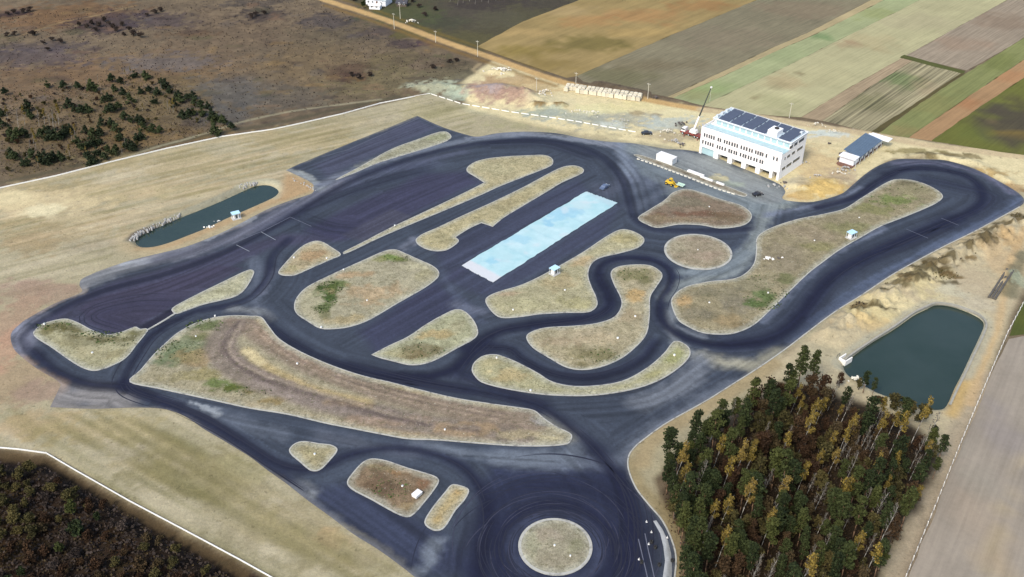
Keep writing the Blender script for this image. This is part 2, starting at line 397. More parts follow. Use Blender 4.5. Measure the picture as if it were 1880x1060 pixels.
SAND = S(194,183,147)
def paint_terrain(x, y):
    p = Paint(x, y, S(128,111,87)); n = p
    # heath west of the site
    p.mottle(0.30, 40, 5)
    for (u, v, ru, rv, c, k) in [(250,130,260,45,(140,112,78),.7),(100,30,160,30,(132,100,66),.8),(430,60,160,50,(128,108,84),.6),(330,190,180,60,(124,108,70),.5),(60,150,140,60,(126,100,72),.6),
        (430,170,90,40,(106,104,100),.7),(300,115,120,18,(112,108,108),.6),(60,105,120,22,(96,86,88),.7),(80,85,110,12,(92,82,84),.6),(590,120,130,60,(134,114,82),.7),(700,150,120,40,(126,116,80),.6),(640,60,120,30,(110,98,76),.7),
        (820,140,70,35,(112,104,78),.7),(720,110,60,30,(118,106,72),.5),(400,215,90,25,(106,102,96),.6),(520,180,90,30,(104,100,92),.5),(150,240,220,70,(120,100,66),.5),(60,300,120,30,(112,98,72),.5),(290,260,160,30,(128,104,66),.5),
        (640,130,45,18,(96,72,58),.7),(650,142,30,10,(88,62,52),.6),(745,80,40,12,(82,68,66),.8),(700,60,60,14,(84,72,70),.7),(775,78,22,10,(80,62,66),.7),(600,40,60,16,(84,76,76),.7),(830,115,30,10,(86,76,58),.7),
        (200,45,80,24,(76,62,66),.75),(290,40,80,18,(86,74,76),.7),(25,24,38,9,(72,54,54),.9),(480,28,60,16,(72,62,60),.8),(470,5,90,10,(82,74,68),.7),(350,62,60,8,(110,84,58),.6),(395,210,60,20,(108,104,96),.5)]:
        p.blob(u, v, ru, rv, S(*c), k, 0.5)
    p.line([(40,65),(110,42),(180,28),(250,10)], S(176,150,104), 1.2, .7, .6, fine=.6)
    for q in range(170):
        u, v = RNG.uniform(-20, 860), RNG.uniform(0, 330)
        p.blob(u, v, RNG.uniform(8, 30), RNG.uniform(2, 7), S(*[(84,70,62),(150,122,78),(104,98,94),(96,92,62),(142,112,84)][q % 5]), RNG.uniform(.25, .6), 0.6)
    p.mottle(.34, 4.5, 101, (1, 1, .9)); p.mottle(.26, 1.9, 103)
    # dark rough land beyond the road at the top
    p.poly([(590,-20),(700,30),(800,69),(900,104),(880,86),(960,45),(1100,-5),(1100,-60),(560,-60)], S(92,86,62), 2, 1, 3, 1)
    for (u, v, ru, rv, c, k) in [(860,25,110,28,(88,80,68),.8),(800,40,70,14,(78,80,58),.7),(740,25,80,24,(90,98,56),.6),(930,35,80,20,(100,96,70),.6),(760,62,50,12,(112,104,52),.7),(860,70,50,14,(104,98,60),.6),(900,5,80,14,(70,60,56),.7),(1000,8,70,14,(78,70,62),.6)]:
        p.blob(u, v, ru, rv, S(*c), k, 0.5)
    # graded ground inside the boundary
    site = [(-60,362),(0,345),(102,323),(204,297),(306,273),(408,251),(500,238),(630,209),(766,177),(798,173),(847,191),(937,206),(1055,223),(1169,243),(1300,280),(1560,345),(1700,290),(1900,360),(1900,420),(1450,640),(1360,740),(1200,880),(1260,1100),(1240,1300),(700,1200),(493,1058),(340,975),(238,921),(136,863),(85,833),(34,826),(-60,818)]
    p.poly(site, SAND, 1.2, 1, 0, .3)
    for (u, v, ru, rv, c, k, w) in [(60,375,130,40,(236,214,168),.7,.4),(90,385,40,18,(250,232,184),.8,.4),(20,365,60,20,(240,220,165),.6,.4),(150,350,160,22,(184,166,118),.6,.5),(330,300,200,26,(188,170,122),.55,.5),(560,255,120,24,(196,176,126),.5,.5),
        (200,400,180,18,(204,186,148),.6,.4),(110,430,150,30,(190,170,126),.6,.5),(60,450,80,26,(182,160,118),.6,.5),(160,450,70,18,(176,166,136),.6,.5),(300,350,200,16,(206,190,142),.6,.4),(640,225,80,14,(190,176,136),.6,.4),(800,205,80,20,(190,180,134),.6,.4),(1000,225,120,14,(188,182,134),.6,.4),
        (60,540,150,30,(180,154,130),.75,.35),(20,590,60,70,(190,160,132),.8,.3),(90,530,90,14,(178,152,128),.6,.4),(30,700,90,70,(184,160,126),.8,.35),(70,720,60,26,(176,150,130),.7,.35),(10,640,40,60,(206,164,134),.7,.3),
        (60,780,120,30,(198,174,130),.7,.4),(190,790,150,34,(186,170,122),.7,.5),(330,850,120,40,(178,164,122),.65,.5),(260,820,110,20,(190,180,150),.6,.5),(430,900,90,40,(172,160,124),.6,.5),(520,960,90,40,(168,156,118),.7,.5),(270,878,70,22,(150,142,100),.6,.5),(340,905,120,16,(158,148,108),.5,.5),(480,985,120,30,(160,150,112),.5,.5),(620,1010,120,40,(172,158,118),.6,.5),(610,990,36,22,(196,168,120),.6,.4),
        (345,900,60,24,(160,152,110),.3,.6),(420,960,90,26,(164,154,120),.3,.6),(540,1020,70,28,(150,142,104),.5,.6),(460,860,70,30,(186,176,130),.5,.5)]:
        p.blob(u, v, ru, rv, S(*c), k, w)
    for q in range(170):       # grader streaks
        a = [(0,365),(560,250)] if q % 2 else [(180,770),(690,1050)]
        s = RNG.uniform(0, 1); u = a[0][0] + s * (a[1][0] - a[0][0]) + RNG.uniform(-40, 40); v = a[0][1] + s * (a[1][1] - a[0][1]) + RNG.uniform(-30, 45)
        dx = RNG.uniform(40, 120); sl = -.27 if q % 2 else .55
        if q % 2: v += 40
        p.line([(u - dx, v - sl * dx), (u + dx, v + sl * dx)], S(*[(166,154,108),(216,200,160),(150,140,98),(206,184,140)][q % 4]), RNG.uniform(.4, 1.8), .8, RNG.uniform(.25, .6), 1.0, .8, False)
    for px, a, b_, amp in [([(-60,362),(0,345),(204,297),(500,238),(766,177),(880,200),(860,248),(766,210),(560,300),(520,330),(240,430),(190,492),(140,520),(-60,560)], (0,345), (500,238), .40), ([(-60,750),(92,750),(318,758),(470,860),(610,953),(762,1062),(760,1200),(560,1100),(340,973),(136,862),(-60,815)], (180,770), (690,1050), .46)]:
        pts = PP(px); i = p._sel(pts, 1); m = i[inside(x[i], y[i], pts)]; a = P(*a); b_ = P(*b_); an = math.atan2(b_[1] - a[1], b_[0] - a[0]); c_, s_ = math.cos(an), math.sin(an)
        al = x[m] * c_ + y[m] * s_; ac = -x[m] * s_ + y[m] * c_
        f = (vnoise(al * .035 + 9, ac * .75, 15) - .5) + (vnoise(al * .05, ac * .28 + 7, 16) - .5) * .9
        p.c[m] *= 1 + amp * f[:, None] * np.array([.9, .85, 1.15])
    for zn in [(60,372,120,26,(238,218,170),.75),(85,386,46,16,(252,238,192),.9),(15,362,50,18,(248,230,180),.85),(140,400,60,12,(226,208,164),.6)]: p.blob(*zn[:4], S(*zn[4]), zn[5], .4)
    # pond surrounds
    p.line(POND_L + POND_L[:1], S(206,184,142), 12, 4, .7, 1.5, .6)
    p.line([(240,440),(262,425),(287,412),(335,391),(373,376),(411,360),(450,342)], S(176,172,146), 4.2, 1.2, .9, .8, .6)
    p.line([(238,440),(243,432),(262,424),(284,416)], S(112,102,90), 2.6, .9, .9, .6, .8)
    p.line([(440,342),(470,333),(492,332),(510,338),(518,350),(510,362)], S(206,200,168), 3.2, .9, .9, .8, .8)
    p.poly([(548,325),(575,340),(574,352),(526,368),(508,372),(518,345),(524,318)], S(206,168,120), 2, .75, .5)
    p.line([(258,455),(310,450),(380,422),(450,392),(500,370)], S(206,176,132), 3.5, 1.2, .8, .6, .6)
    # gravel, spoil and sand north of the track
    p.poly([(850,150),(880,128),(905,112),(960,128),(1049,160),(1180,182),(1300,200),(1480,226),(1620,246),(1790,274),(1910,290),(1910,345),(1866,350),(1788,308),(1700,290),(1640,292),(1560,342),(1500,374),(1440,372),(1430,338),(1300,282),(1180,262),(1120,255),(1000,235),(860,200)], S(238,216,166), 2, 1, 1.5, .8)
    for (u, v, ru, rv, c, k, w) in [(800,163,64,16,(192,192,160),.95,.4),(840,175,40,14,(186,192,164),.9,.4),(900,168,56,24,(188,152,130),.95,.3),(905,166,34,12,(190,172,166),.8,.4),(950,178,40,22,(178,142,122),.9,.35),(940,148,60,14,(196,162,116),.8,.4),(980,160,60,16,(210,176,124),.7,.4),
        (920,131,30,7,(240,218,168),.9,.5),(1010,190,60,14,(236,216,170),.7,.5),(990,196,18,5,(140,106,56),.9,.4),(1030,195,16,5,(132,98,48),.9,.4),(1000,205,60,9,(172,176,152),.8,.5),(1060,212,90,14,(178,180,162),.75,.6),(1150,222,90,22,(176,172,152),.75,.6),(1080,206,20,5,(226,222,200),.8,.6),(1130,228,26,8,(220,220,204),.7,.6),
        (1100,200,70,12,(240,224,168),.8,.4),(1180,195,70,12,(238,218,160),.8,.4),(1240,210,50,14,(240,222,172),.8,.4),(1170,208,14,7,(178,156,116),.8,.5),(1205,213,14,6,(164,144,110),.8,.5),(1225,228,60,16,(196,198,184),.8,.6),(1240,250,50,14,(196,178,144),.8,.5),(1200,252,60,10,(200,178,140),.7,.5),(1262,240,24,14,(170,160,140),.7,.6),
        (1110,250,60,7,(196,180,138),.6,.5),(1520,250,60,14,(232,208,164),.8,.4),(1500,300,60,40,(222,190,140),.8,.4),(1505,345,55,20,(222,184,112),.95,.35),(1470,360,30,8,(214,178,112),.8,.4),(1540,320,36,20,(196,170,140),.6,.6),(1460,335,30,14,(208,192,164),.6,.5),(1500,245,60,8,(222,226,214),.8,.6),
        (1680,278,60,6,(150,134,84),.8,.6),(1760,288,50,6,(140,122,80),.75,.7),(1830,320,40,10,(196,160,100),.8,.5),(1860,345,24,10,(180,140,92),.7,.5),(1720,284,50,4,(126,108,70),.7,.7)]:
        p.blob(u, v, ru, rv, S(*c), k, w)
    # verge, sand bank and dirt road on the east side
    p.poly([(1380,700),(1460,640),(1560,560),(1660,495),(1760,440),(1890,372),(1910,470),(1880,520),(1850,600),(1780,780),(1720,910),(1640,1100),(1560,1100),(1640,960),(1700,840),(1690,790),(1600,745),(1480,720),(1400,745)], S(208,188,150), 1.5, 1, .8, .4)
    for (u, v, ru, rv, c, k, w) in [(1500,650,60,30,(198,182,146),.8,.3),(1600,572,80,28,(226,204,150),.85,.5),(1690,520,80,34,(230,208,156),.85,.5),(1650,560,60,16,(236,214,164),.8,.5),(1600,600,60,14,(222,190,134),.7,.5),(1790,450,60,20,(200,172,126),.7,.5),(1840,480,40,50,(214,184,140),.8,.3),(1800,560,40,24,(206,190,160),.8,.4),(1850,440,30,24,(206,170,120),.8,.4),(1760,530,60,20,(208,196,166),.8,.4),(1790,520,40,30,(206,184,148),.8,.4)]:
        p.blob(u, v, ru, rv, S(*c), k, w)
    for (u, v, ru, rv) in [(1700,498,34,10),(1720,488,22,10),(1660,520,10,14),(1745,478,20,9),(1770,462,26,9),(1800,446,28,11),(1822,430,24,9),(1840,418,16,7),(1868,402,16,9),(1690,515,26,8),(1720,520,30,5),(1745,508,20,4),(1580,566,18,7),(1640,528,20,6),(1570,575,10,7),(1620,540,18,4),(1780,476,18,5),(1660,535,14,5),(1610,570,24,4)]:
        p.blob(u, v, ru, rv, S(*random.choice([(92,78,48),(106,88,54),(84,72,46),(120,96,58)])), .85, .8)
    p.line([(1815,690),(1800,720),(1770,770),(1740,850),(1700,930),(1640,1070)], S(186,166,138), 5, 1.5, .8, .5, .4)
    p.line([(1820,600),(1795,660),(1770,710),(1748,760)], S(216,176,108), 3.2, 1.5, .8, .5, .4)
    p.line([(1880,425),(1850,500),(1835,590),(1808,660),(1780,740)], S(222,184,132), 2.4, 1, .7, .5, .4)
    p.line(POND_R[:14], S(196,186,158), 7.0, 1, .85, .4, .5)
    p.line([(1880,470),(1862,505),(1852,540)], S(128,120,92), 5, 1.4, .8, 1, 1)
    p.blob(1872, 515, 16, 20, S(176,180,150), .7, .5)
    for px, g in [([(800,150),(905,112),(1049,156),(1300,198),(1620,244),(1910,288),(1910,350),(1866,352),(1700,292),(1560,345),(1500,376),(1430,340),(1300,284),(1120,256),(860,205)], (1.10,1.17,1.20)), ([(1380,700),(1460,640),(1660,495),(1890,372),(1910,520),(1780,780),(1640,1100),(1560,1100),(1700,840),(1600,745),(1480,720)], (1.06,1.12,1.14))]:
        pts = PP(px); i = p._sel(pts, 4); p.c[i] *= 1 + (np.array(g) - 1) * sstep(-3, 3, sdist(x[i], y[i], pts))[:, None]
    # under the wood, and the low thicket at bottom left
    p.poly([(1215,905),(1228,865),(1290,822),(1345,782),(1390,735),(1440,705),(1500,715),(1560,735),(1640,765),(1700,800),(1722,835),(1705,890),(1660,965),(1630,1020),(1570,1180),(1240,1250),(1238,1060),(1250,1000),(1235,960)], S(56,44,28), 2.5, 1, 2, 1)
    p.line([(1160,850),(1175,890),(1205,925),(1230,965),(1245,1010),(1248,1060)], S(168,150,108), 3.5, 1.5, .8, .6, .5)
    p.line([(1420,668),(1350,715),(1290,752),(1215,795),(1185,825),(1178,850)], S(190,170,128), 4.5, 1.6, .9, .5, .5)
    p.poly([(-80,835),(34,836),(85,843),(130,870),(236,930),(340,985),(441,1040),(520,1085),(520,1300),(-100,1300)], S(54,40,26), 1.0, 1, .5, .5)
    p.line([(0,832),(34,836),(85,845),(136,878),(238,935),(340,990),(450,1048)], S(92,76,50), 2.6, 1, .85, .6, .8)
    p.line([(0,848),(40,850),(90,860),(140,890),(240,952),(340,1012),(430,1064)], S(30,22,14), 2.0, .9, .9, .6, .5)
    for q in range(60):
        bu = RNG.uniform(-40, 440); p.blob(bu, max(900, 862 + bu * .62) + RNG.uniform(0, 160), RNG.uniform(14, 40), RNG.uniform(8, 24), S(*[(76,60,28),(52,34,20),(44,36,28),(66,44,20)][q % 4]), .55, .5)
    # strip between boundary and heath, track outside the boundary
    p.line([(0,352),(102,330),(204,304),(306,280),(408,258),(500,245)], S(214,194,148), 3, 1.5, .5, .8, .5)
    p.line([(0,336),(102,314),(204,289),(306,265),(408,243),(500,228),(630,199),(730,178)], S(92,88,66), 3.0, 1.2, .65, .8, .6)
    p.line([(217,294),(282,272),(340,256),(384,243),(430,228),(470,218),(528,206),(596,196),(698,183)], S(176,168,136), 1.5, .6, .75, .3, .4)
    # unmade road
    p.line([(560,-16),(596,0),(698,33),(800,71),(902,106),(960,127),(1010,144),(1060,158),(1130,172),(1210,188),(1290,202)], S(224,186,124), 5.0, 1.0, 1, .25, .3)
    p.line([(596,10),(698,44),(800,82),(902,117),(960,138),(1020,158)], S(150,118,62), 3, 1.4, .65, .6, .5)
    p.line([(600,-10),(698,22),(800,60),(902,94),(1000,130)], S(134,112,48), 3, 1.4, .6, .6, .5)
    p.line([(1290,202),(1380,213),(1482,229),(1560,241),(1618,250),(1686,264),(1788,277),(1900,291)], S(226,204,160), 5.2, 1.2, 1, .3, .4)
    p.line([(900,140),(870,130),(880,118)], S(224,200,150), 2, 1, .5, .5)
    p.mottle(0.10, 6, 41); p.mottle(0.10, 2.0, 47)
    return p.c

# -------- terrain sheet: fine where the photograph looks, reaching the horizon
def axis(lo, hi, step, far):
    a = np.arange(lo, hi + step, step); e = [step * 2 ** k for k in range(1, 13)]
    l = [lo]; r = [a[-1]]
    for q in e:
        if abs(l[-1]) < far: l.append(l[-1] - q)
        if abs(r[-1]) < far: r.append(r[-1] + q)
    return np.concatenate([np.array(l[1:][::-1]), a, np.array(r[1:])])
ax = axis(-330, 330, 0.85, 4000); ay = axis(130, 580, 0.85, 4500)
X, Y = [q.ravel() for q in np.meshgrid(ax, ay)]
Z = terrain_z(X, Y)
d = np.full(X.shape, -9.0); i = np.nonzero((abs(X) < 260) & (Y > 90) & (Y < 480))[0]; d[i] = sdist(X[i], Y[i], track_w)
Z = np.where(d > -0.3, np.minimum(Z, 0) - 0.25 * sstep(0.2, 1.4, d), Z * sstep(0.0, 2.0, -d))
nx, ny = len(ax), len(ay)
me = bpy.data.meshes.new("ground")
idx = np.arange(nx * ny).reshape(ny, nx)
quads = np.stack([idx[:-1, :-1], idx[:-1, 1:], idx[1:, 1:], idx[1:, :-1]], -1).reshape(-1, 4)
me.vertices.add(nx * ny); me.vertices.foreach_set('co', np.stack([X, Y, Z], 1).astype(np.float32).ravel())
me.loops.add(quads.size); me.loops.foreach_set('vertex_index', quads.ravel().astype(np.int32))
me.polygons.add(len(quads)); me.polygons.foreach_set('loop_start', np.arange(0, quads.size, 4, dtype=np.int32))
me.polygons.foreach_set('use_smooth', np.ones(len(quads), bool)); me.update(calc_edges=True); me.validate()
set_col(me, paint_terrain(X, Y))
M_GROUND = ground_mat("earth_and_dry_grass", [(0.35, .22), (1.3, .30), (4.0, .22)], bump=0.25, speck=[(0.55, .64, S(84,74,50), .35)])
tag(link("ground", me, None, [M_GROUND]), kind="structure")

# ------------------------------------------------------------------ fields
def field(px, col, furrow, zones=(), amp=.22, ratio=30, scale=.9, step=4.0, z=0.03, motl=.10):
    pts = PP(px); a = P(*furrow[0]); b = P(*furrow[1]); ang = math.atan2(b[1] - a[1], b[0] - a[0])
    key = ("field_soil", round(ang, 2), amp, scale)
    m = FIELD_MATS.get(key)
    if m is None: m = FIELD_MATS[key] = ground_mat("field_soil", [(0.08, .16), (0.7, .12), (3.0, .10)], stretch=(ang, ratio, scale, amp * 2.2))
    def pt(x, y):
        p = Paint(x, y, S(*col)); p.mottle(motl * 1.4, 30, 61); p.mottle(motl, 9, 63)
        for zn in zones: p.blob(*zn[:4], S(*zn[4]), zn[5], .4) if len(zn) == 6 else p.line(zn[0], S(*zn[1]), zn[2], zn[3], zn[4], .3, .3, False)
        return p.c
    ol = []
    for q, r in zip(pts, pts[1:] + pts[:1]):
        n = max(1, int(math.dist(q, r) / step)); ol += [(q[0] + (r[0] - q[0]) * k / n + RNG.uniform(-.25, .25), q[1] + (r[1] - q[1]) * k / n + RNG.uniform(-.25, .25)) for k in range(n)]
    tag(sheet("field", ol, step, z, pt, m), kind="structure")
FIELD_MATS = {}
FD = [(1470,215),(1850,0)]
field([(876,86),(960,40),(1085,-8),(1180,-45),(1470,-33),(1390,0),(1225,68),(1058,140),(1040,143),(960,116)], (176,152,98), [(1058,138),(1390,0)],
      [(1080,40,70,14,(190,144,90),.55),(1180,30,90,16,(190,140,88),.55),(1080,80,90,18,(132,118,64),.85),(960,95,70,14,(150,130,66),.8),(1170,60,80,10,(196,166,104),.7),(960,60,60,10,(202,172,112),.7),(1290,10,80,14,(176,126,76),.55),(1010,118,60,12,(150,128,70),.7),(1040,20,70,12,(196,170,118),.6)], amp=.16, ratio=8, scale=.25)
field([(1058,140),(1225,68),(1390,0),(1470,-33),(1680,-42),(1594,3),(1482,61),(1420,87),(1328,131),(1226,178),(1150,166),(1070,150)], (148,139,110), [(1140,160),(1560,-20)],
      [(1140,140,80,18,(120,116,80),.7),(1180,120,80,16,(136,124,92),.6),(1330,70,120,24,(150,136,110),.6),(1250,120,80,12,(132,120,92),.6),(1480,20,100,20,(148,130,104),.6)], amp=.22, ratio=14)
field([(1226,178),(1328,131),(1420,87),(1482,61),(1594,3),(1680,-42),(1702,-42),(1606,9),(1500,62),(1430,92),(1330,139),(1236,180)], (196,178,132), FD, amp=.15)
field([(1236,180),(1330,139),(1430,92),(1500,62),(1606,9),(1702,-42),(1770,-42),(1640,25),(1540,74),(1440,124),(1290,194)], (178,184,134), [(1290,190),(1620,30)],
      [(1300,160,60,14,(164,182,118),.7),(1440,100,60,14,(172,182,130),.7),(1510,68,30,8,(136,160,106),.9),(1600,25,60,14,(168,174,112),.7),(1280,175,40,10,(160,158,104),.6)], amp=.16)
field([(1290,194),(1440,124),(1540,74),(1640,25),(1770,-42),(1930,-42),(1850,0),(1740,60),(1655,107),(1565,158),(1470,216),(1380,209)], (202,195,148), FD,
      [(1420,190,60,18,(194,190,140),.7),(1500,140,80,22,(204,196,148),.7),(1590,75,70,20,(198,184,138),.7),(1690,40,80,20,(192,182,142),.6),(1440,150,40,14,(196,174,130),.6),([(1380,184),(1482,128),(1560,85)],(150,134,96),.8,.5,.8),([(1555,76),(1640,100)],(168,146,106),1.2,1,.6),(1560,80,30,9,(186,158,122),.6),([(1350,203),(1395,205),(1450,213)],(116,120,72),2.0,1,.7)], amp=.14)
field([(1470,216),(1565,158),(1655,107),(1675,112),(1600,158),(1510,222)], (188,166,132), FD, [([(1462,218),(1565,156),(1655,104)],(112,92,68),1.0,.4,.8)], amp=.26, scale=1.3)
field([(1510,222),(1600,158),(1675,112),(1768,134),(1690,185),(1606,243),(1560,234)], (170,160,124), [(1560,232),(1720,122)],
      [(1660,150,50,20,(118,138,84),.75),(1600,190,50,20,(140,136,96),.6),(1700,160,36,18,(176,156,122),.6)], amp=.75, ratio=60, scale=.75)
field([(1655,107),(1740,60),(1850,0),(1930,-42),(2010,-42),(1895,60),(1840,94),(1775,130),(1700,112)], (174,158,134), [(1720,115),(1880,15)],
      [(1760,80,60,14,(172,146,120),.6),(1840,40,60,20,(154,132,108),.6)], amp=.26)
field([(1655,103),(1660,101),(1772,131),(1770,136),(1764,135),(1700,119),(1652,106)], (96,100,50), [(1655,103),(1770,133)], amp=.2, z=.045)
field([(1764,135),(1772,135),(1690,190),(1614,245),(1600,242),(1690,184)], (104,94,56), FD, amp=.2, z=.05)
field([(1614,245),(1690,190),(1773,135),(1840,95),(1895,60),(1960,10),(1990,45),(1880,110),(1780,176),(1668,253)], (148,152,94), [(1640,248),(1830,115)],
      [(1720,190,60,24,(146,142,86),.6),(1820,110,50,24,(128,134,72),.7),(1660,240,40,12,(160,146,94),.7)], amp=.2)
field([(1668,253),(1780,176),(1880,110),(1990,45),(2010,75),(1885,140),(1800,196),(1710,259)], (190,152,108), [(1690,255),(1880,125)],
      [(1775,190,36,14,(184,128,84),.6),(1850,140,40,16,(196,144,98),.6)], amp=.15, ratio=10)
field([(1710,259),(1800,196),(1885,140),(2010,75),(2060,150),(1935,232),(1880,285),(1788,272)], (120,122,56), [(1710,258),(1880,140)],
      [(1860,232,84,52,(90,82,64),1),(1830,240,50,26,(96,88,64),.9),(1855,245,40,10,(140,118,56),.7),(1820,225,14,6,(124,108,76),.7),(1790,245,40,20,(116,124,58),.5),(1870,190,30,20,(98,92,58),.8)], amp=.15)
field([(1852,622),(1880,618),(1990,640),(1990,1250),(1580,1250),(1665,1066),(1724,922),(1768,814),(1815,702)], (178,166,148), [(1740,1060),(1880,690)],
      [(1800,950,60,90,(186,168,144),.6),(1850,800,40,90,(168,158,150),.6),(1790,870,30,80,(176,168,150),.5),([(1890,820),(1850,920),(1800,1080)],(206,186,144),1.2,1.2,.7),(1860,660,40,30,(184,172,154),.6),(1840,1040,30,30,(202,180,142),.5)], amp=.13, ratio=24, scale=.5)
field([(1852,618),(1868,575),(1890,530),(1990,520),(1990,636),(1880,614)], (96,104,48), [(1860,600),(1890,540)], [(1872,520,20,12,(150,156,116),.6),(1876,585,20,20,(104,108,44),.6)], amp=.15, z=.04)

# ------------------------------------------------------------------ asphalt
RUB = [  # (points, width m, strength): rubber laid down by the cars
 ([(60,645),(100,680),(160,705),(230,712),(300,738),(380,772),(450,815),(510,852),(560,862),(605,852),(640,836),(700,824),(760,826),(820,842),(862,868),(888,910),(896,960),(885,1010),(880,1060)], 3.0, .75),
 ([(300,745),(400,795),(500,860),(560,900)], 2.2, .45),
 ([(50,640),(45,615),(100,575),(190,535),(300,505),(400,470),(480,430),(540,395),(640,335),(760,290),(850,268),(960,258),(1040,264),(1100,285),(1140,325),(1156,370),(1165,400),(1200,421),(1260,424),(1330,424),(1380,420)], 3.0, .6),
 ([(560,385),(680,340),(780,312)], 6, .35), ([(900,262),(1000,262),(1080,285)], 6, .4),
 ([(484,585),(515,615),(560,642),(620,668),(700,690),(800,706),(860,716),(940,732),(1000,752),(1060,795),(1110,845),(1140,890),(1155,950),(1150,1030),(1130,1090)], 3.2, .7),
 ([(1100,840),(1150,900),(1168,960),(1165,1050)], 7, .5),
 ([(640,670),(760,700),(860,718)], 4, .4),
 ([(700,692),(800,690),(850,665),(880,630),(920,608),(970,598),(1040,589),(1095,580),(1120,562),(1112,535),(1098,510),(1105,488),(1130,476),(1170,474),(1210,482),(1232,502),(1230,525),(1215,550),(1212,575),(1225,600),(1260,622),(1310,634),(1360,634),(1420,622),(1460,592),(1500,540),(1540,500),(1600,468),(1680,432),(1760,400),(1800,375),(1800,345),(1770,322),(1720,312),(1660,312),(1610,335),(1570,362),(1500,382)], 3.2, .85),
 ([(1340,632),(1420,616),(1470,580),(1520,520),(1580,478),(1660,445),(1750,405)], 6.5, .6),
 ([(1700,330),(1770,345),(1820,360),(1800,385),(1740,410)], 8, .45), ([(1620,318),(1700,305),(1760,318)], 6, .35),
 ([(845,690),(870,655),(900,628)], 5, .5), ([(855,640),(930,640),(960,660),(1010,685),(1070,695),(1130,685),(1180,660),(1205,630)], 3.6, .7),
 ([(860,690),(920,716),(1000,740)], 3.5, .55),
 ([(226,712),(230,690),(250,655),(275,620),(310,595),(360,572),(420,560),(460,545),(490,510),(500,470),(530,440)], 2.6, .7),
 ([(230,700),(250,720),(330,745)], 3, .7), ([(280,600),(330,585)], 2, .5), ([(1100,505),(1120,555),(1075,586),(980,598)], 4.5, .5),
 ([(540,400),(600,420),(640,425)], 8, .25), ([(330,560),(250,560),(180,580),(230,600)], 7, .2)]
DUST = [  # (points, width, colour, strength): sand and dust carried onto the asphalt
 ([(1135,262),(1150,300),(1160,330)], 5, (138,148,162), .55), ([(1170,275),(1260,310),(1330,340),(1400,372),(1440,372)], 9, (142,152,152), .75), ([(1240,350),(1330,366),(1390,385),(1410,380)], 7, (140,150,150), .75),
 ([(1290,300),(1350,325),(1420,350)], 9, (150,158,152), .7), ([(1420,365),(1395,420),(1375,465),(1340,500),(1280,516),(1240,525),(1220,548)], 4.5, (150,158,156), .8), ([(1250,500),(1330,495),(1370,465)], 4, (136,146,150), .7),
 ([(1240,555),(1228,590),(1245,630),(1300,660)], 3, (136,142,146), .6), ([(1290,655),(1340,668),(1400,672),(1440,650)], 5, (176,172,150), .85), ([(1290,660),(1270,690),(1240,715),(1180,740)], 6, (130,136,144), .55), ([(1350,705),(1250,760),(1190,800),(1150,840),(1100,850),(1000,850),(920,842)], 4.5, (116,124,136), .6),
 ([(1000,770),(1040,790),(1060,815),(1040,836),(960,840),(860,832),(760,818)], 4, (112,120,130), .6), ([(1000,772),(1045,800)], 4, (150,150,140), .7), ([(590,800),(680,820),(760,832)], 4, (106,112,124), .45), ([(300,735),(420,770),(520,800)], 4, (108,116,128), .5), ([(350,738),(400,760)], 1.2, (170,176,180), .6),
 ([(30,600),(45,620),(40,640)], 6, (156,158,172), .8), ([(60,590),(85,580)], 3, (130,132,146), .5), ([(110,735),(160,728),(220,738)], 8, (150,146,142), .9), ([(150,520),(230,490),(290,475),(360,455)], 6, (152,154,156), .7), ([(225,482),(290,478)], 3, (176,180,184), .6), ([(290,478),(420,440),(520,390),(580,360),(640,325)], 6, (116,118,130), .6),
 ([(380,440),(440,410),(470,400)], 2, (160,164,168), .5), ([(530,315),(555,325),(590,345)], 4, (160,166,166), .8), ([(590,340),(640,318),(720,290),(800,270),(860,258)], 4, (124,130,142), .6), ([(660,305),(740,272),(800,250)], 3.0, (136,138,130), .5), ([(780,275),(850,260),(960,247)], 4, (120,128,140), .55), ([(860,254),(960,246),(1060,258),(1130,268)], 3, (140,146,156), .6),
 ([(465,480),(470,510),(470,560),(480,580)], 5, (104,112,126), .55), ([(430,566),(480,575),(495,590)], 3.5, (132,136,138), .7), ([(500,500),(480,540)], 3, (112,116,130), .4), ([(760,440),(740,455)], 3, (130,136,150), .5), ([(810,500),(850,560),(880,590)], 3, (94,102,122), .4), ([(840,560),(890,575)], 4, (110,116,132), .5),
 ([(480,420),(620,350),(760,300),(850,280)], 4, (96,100,120), .3), ([(640,330),(700,310),(800,300)], 5, (86,92,112), .3), ([(1200,330),(1170,350)], 6, (108,116,130), .45), ([(1160,385),(1220,350)], 4, (104,112,126), .4), ([(1410,395),(1460,385),(1530,372),(1580,345)], 3, (126,134,150), .5), ([(1640,300),(1720,300),(1800,320),(1860,355)], 3.5, (118,120,140), .5),
 ([(1870,365),(1840,392),(1740,442),(1640,495),(1540,560),(1450,628)], 3.0, (100,112,134), .55), ([(1620,420),(1540,465),(1480,510),(1400,590)], 2.2, (116,124,140), .5), ([(1290,620),(1240,600)], 2, (130,136,144), .5), ([(900,745),(980,760)], 3, (84,86,100), .3), ([(530,890),(620,955)], 2.5, (116,120,128), .5), ([(545,895),(570,905)], 3, (150,154,156), .5), ([(800,1000),(785,1040),(760,1056)], 3, (128,136,146), .55), ([(640,985),(700,1015),(760,1060)], 2.2, (110,112,118), .5),
 ([(870,700),(830,690)], 3, (84,90,108), .3), ([(1150,330),(1120,350),(1100,345)], 6, (96,102,118), .4)]
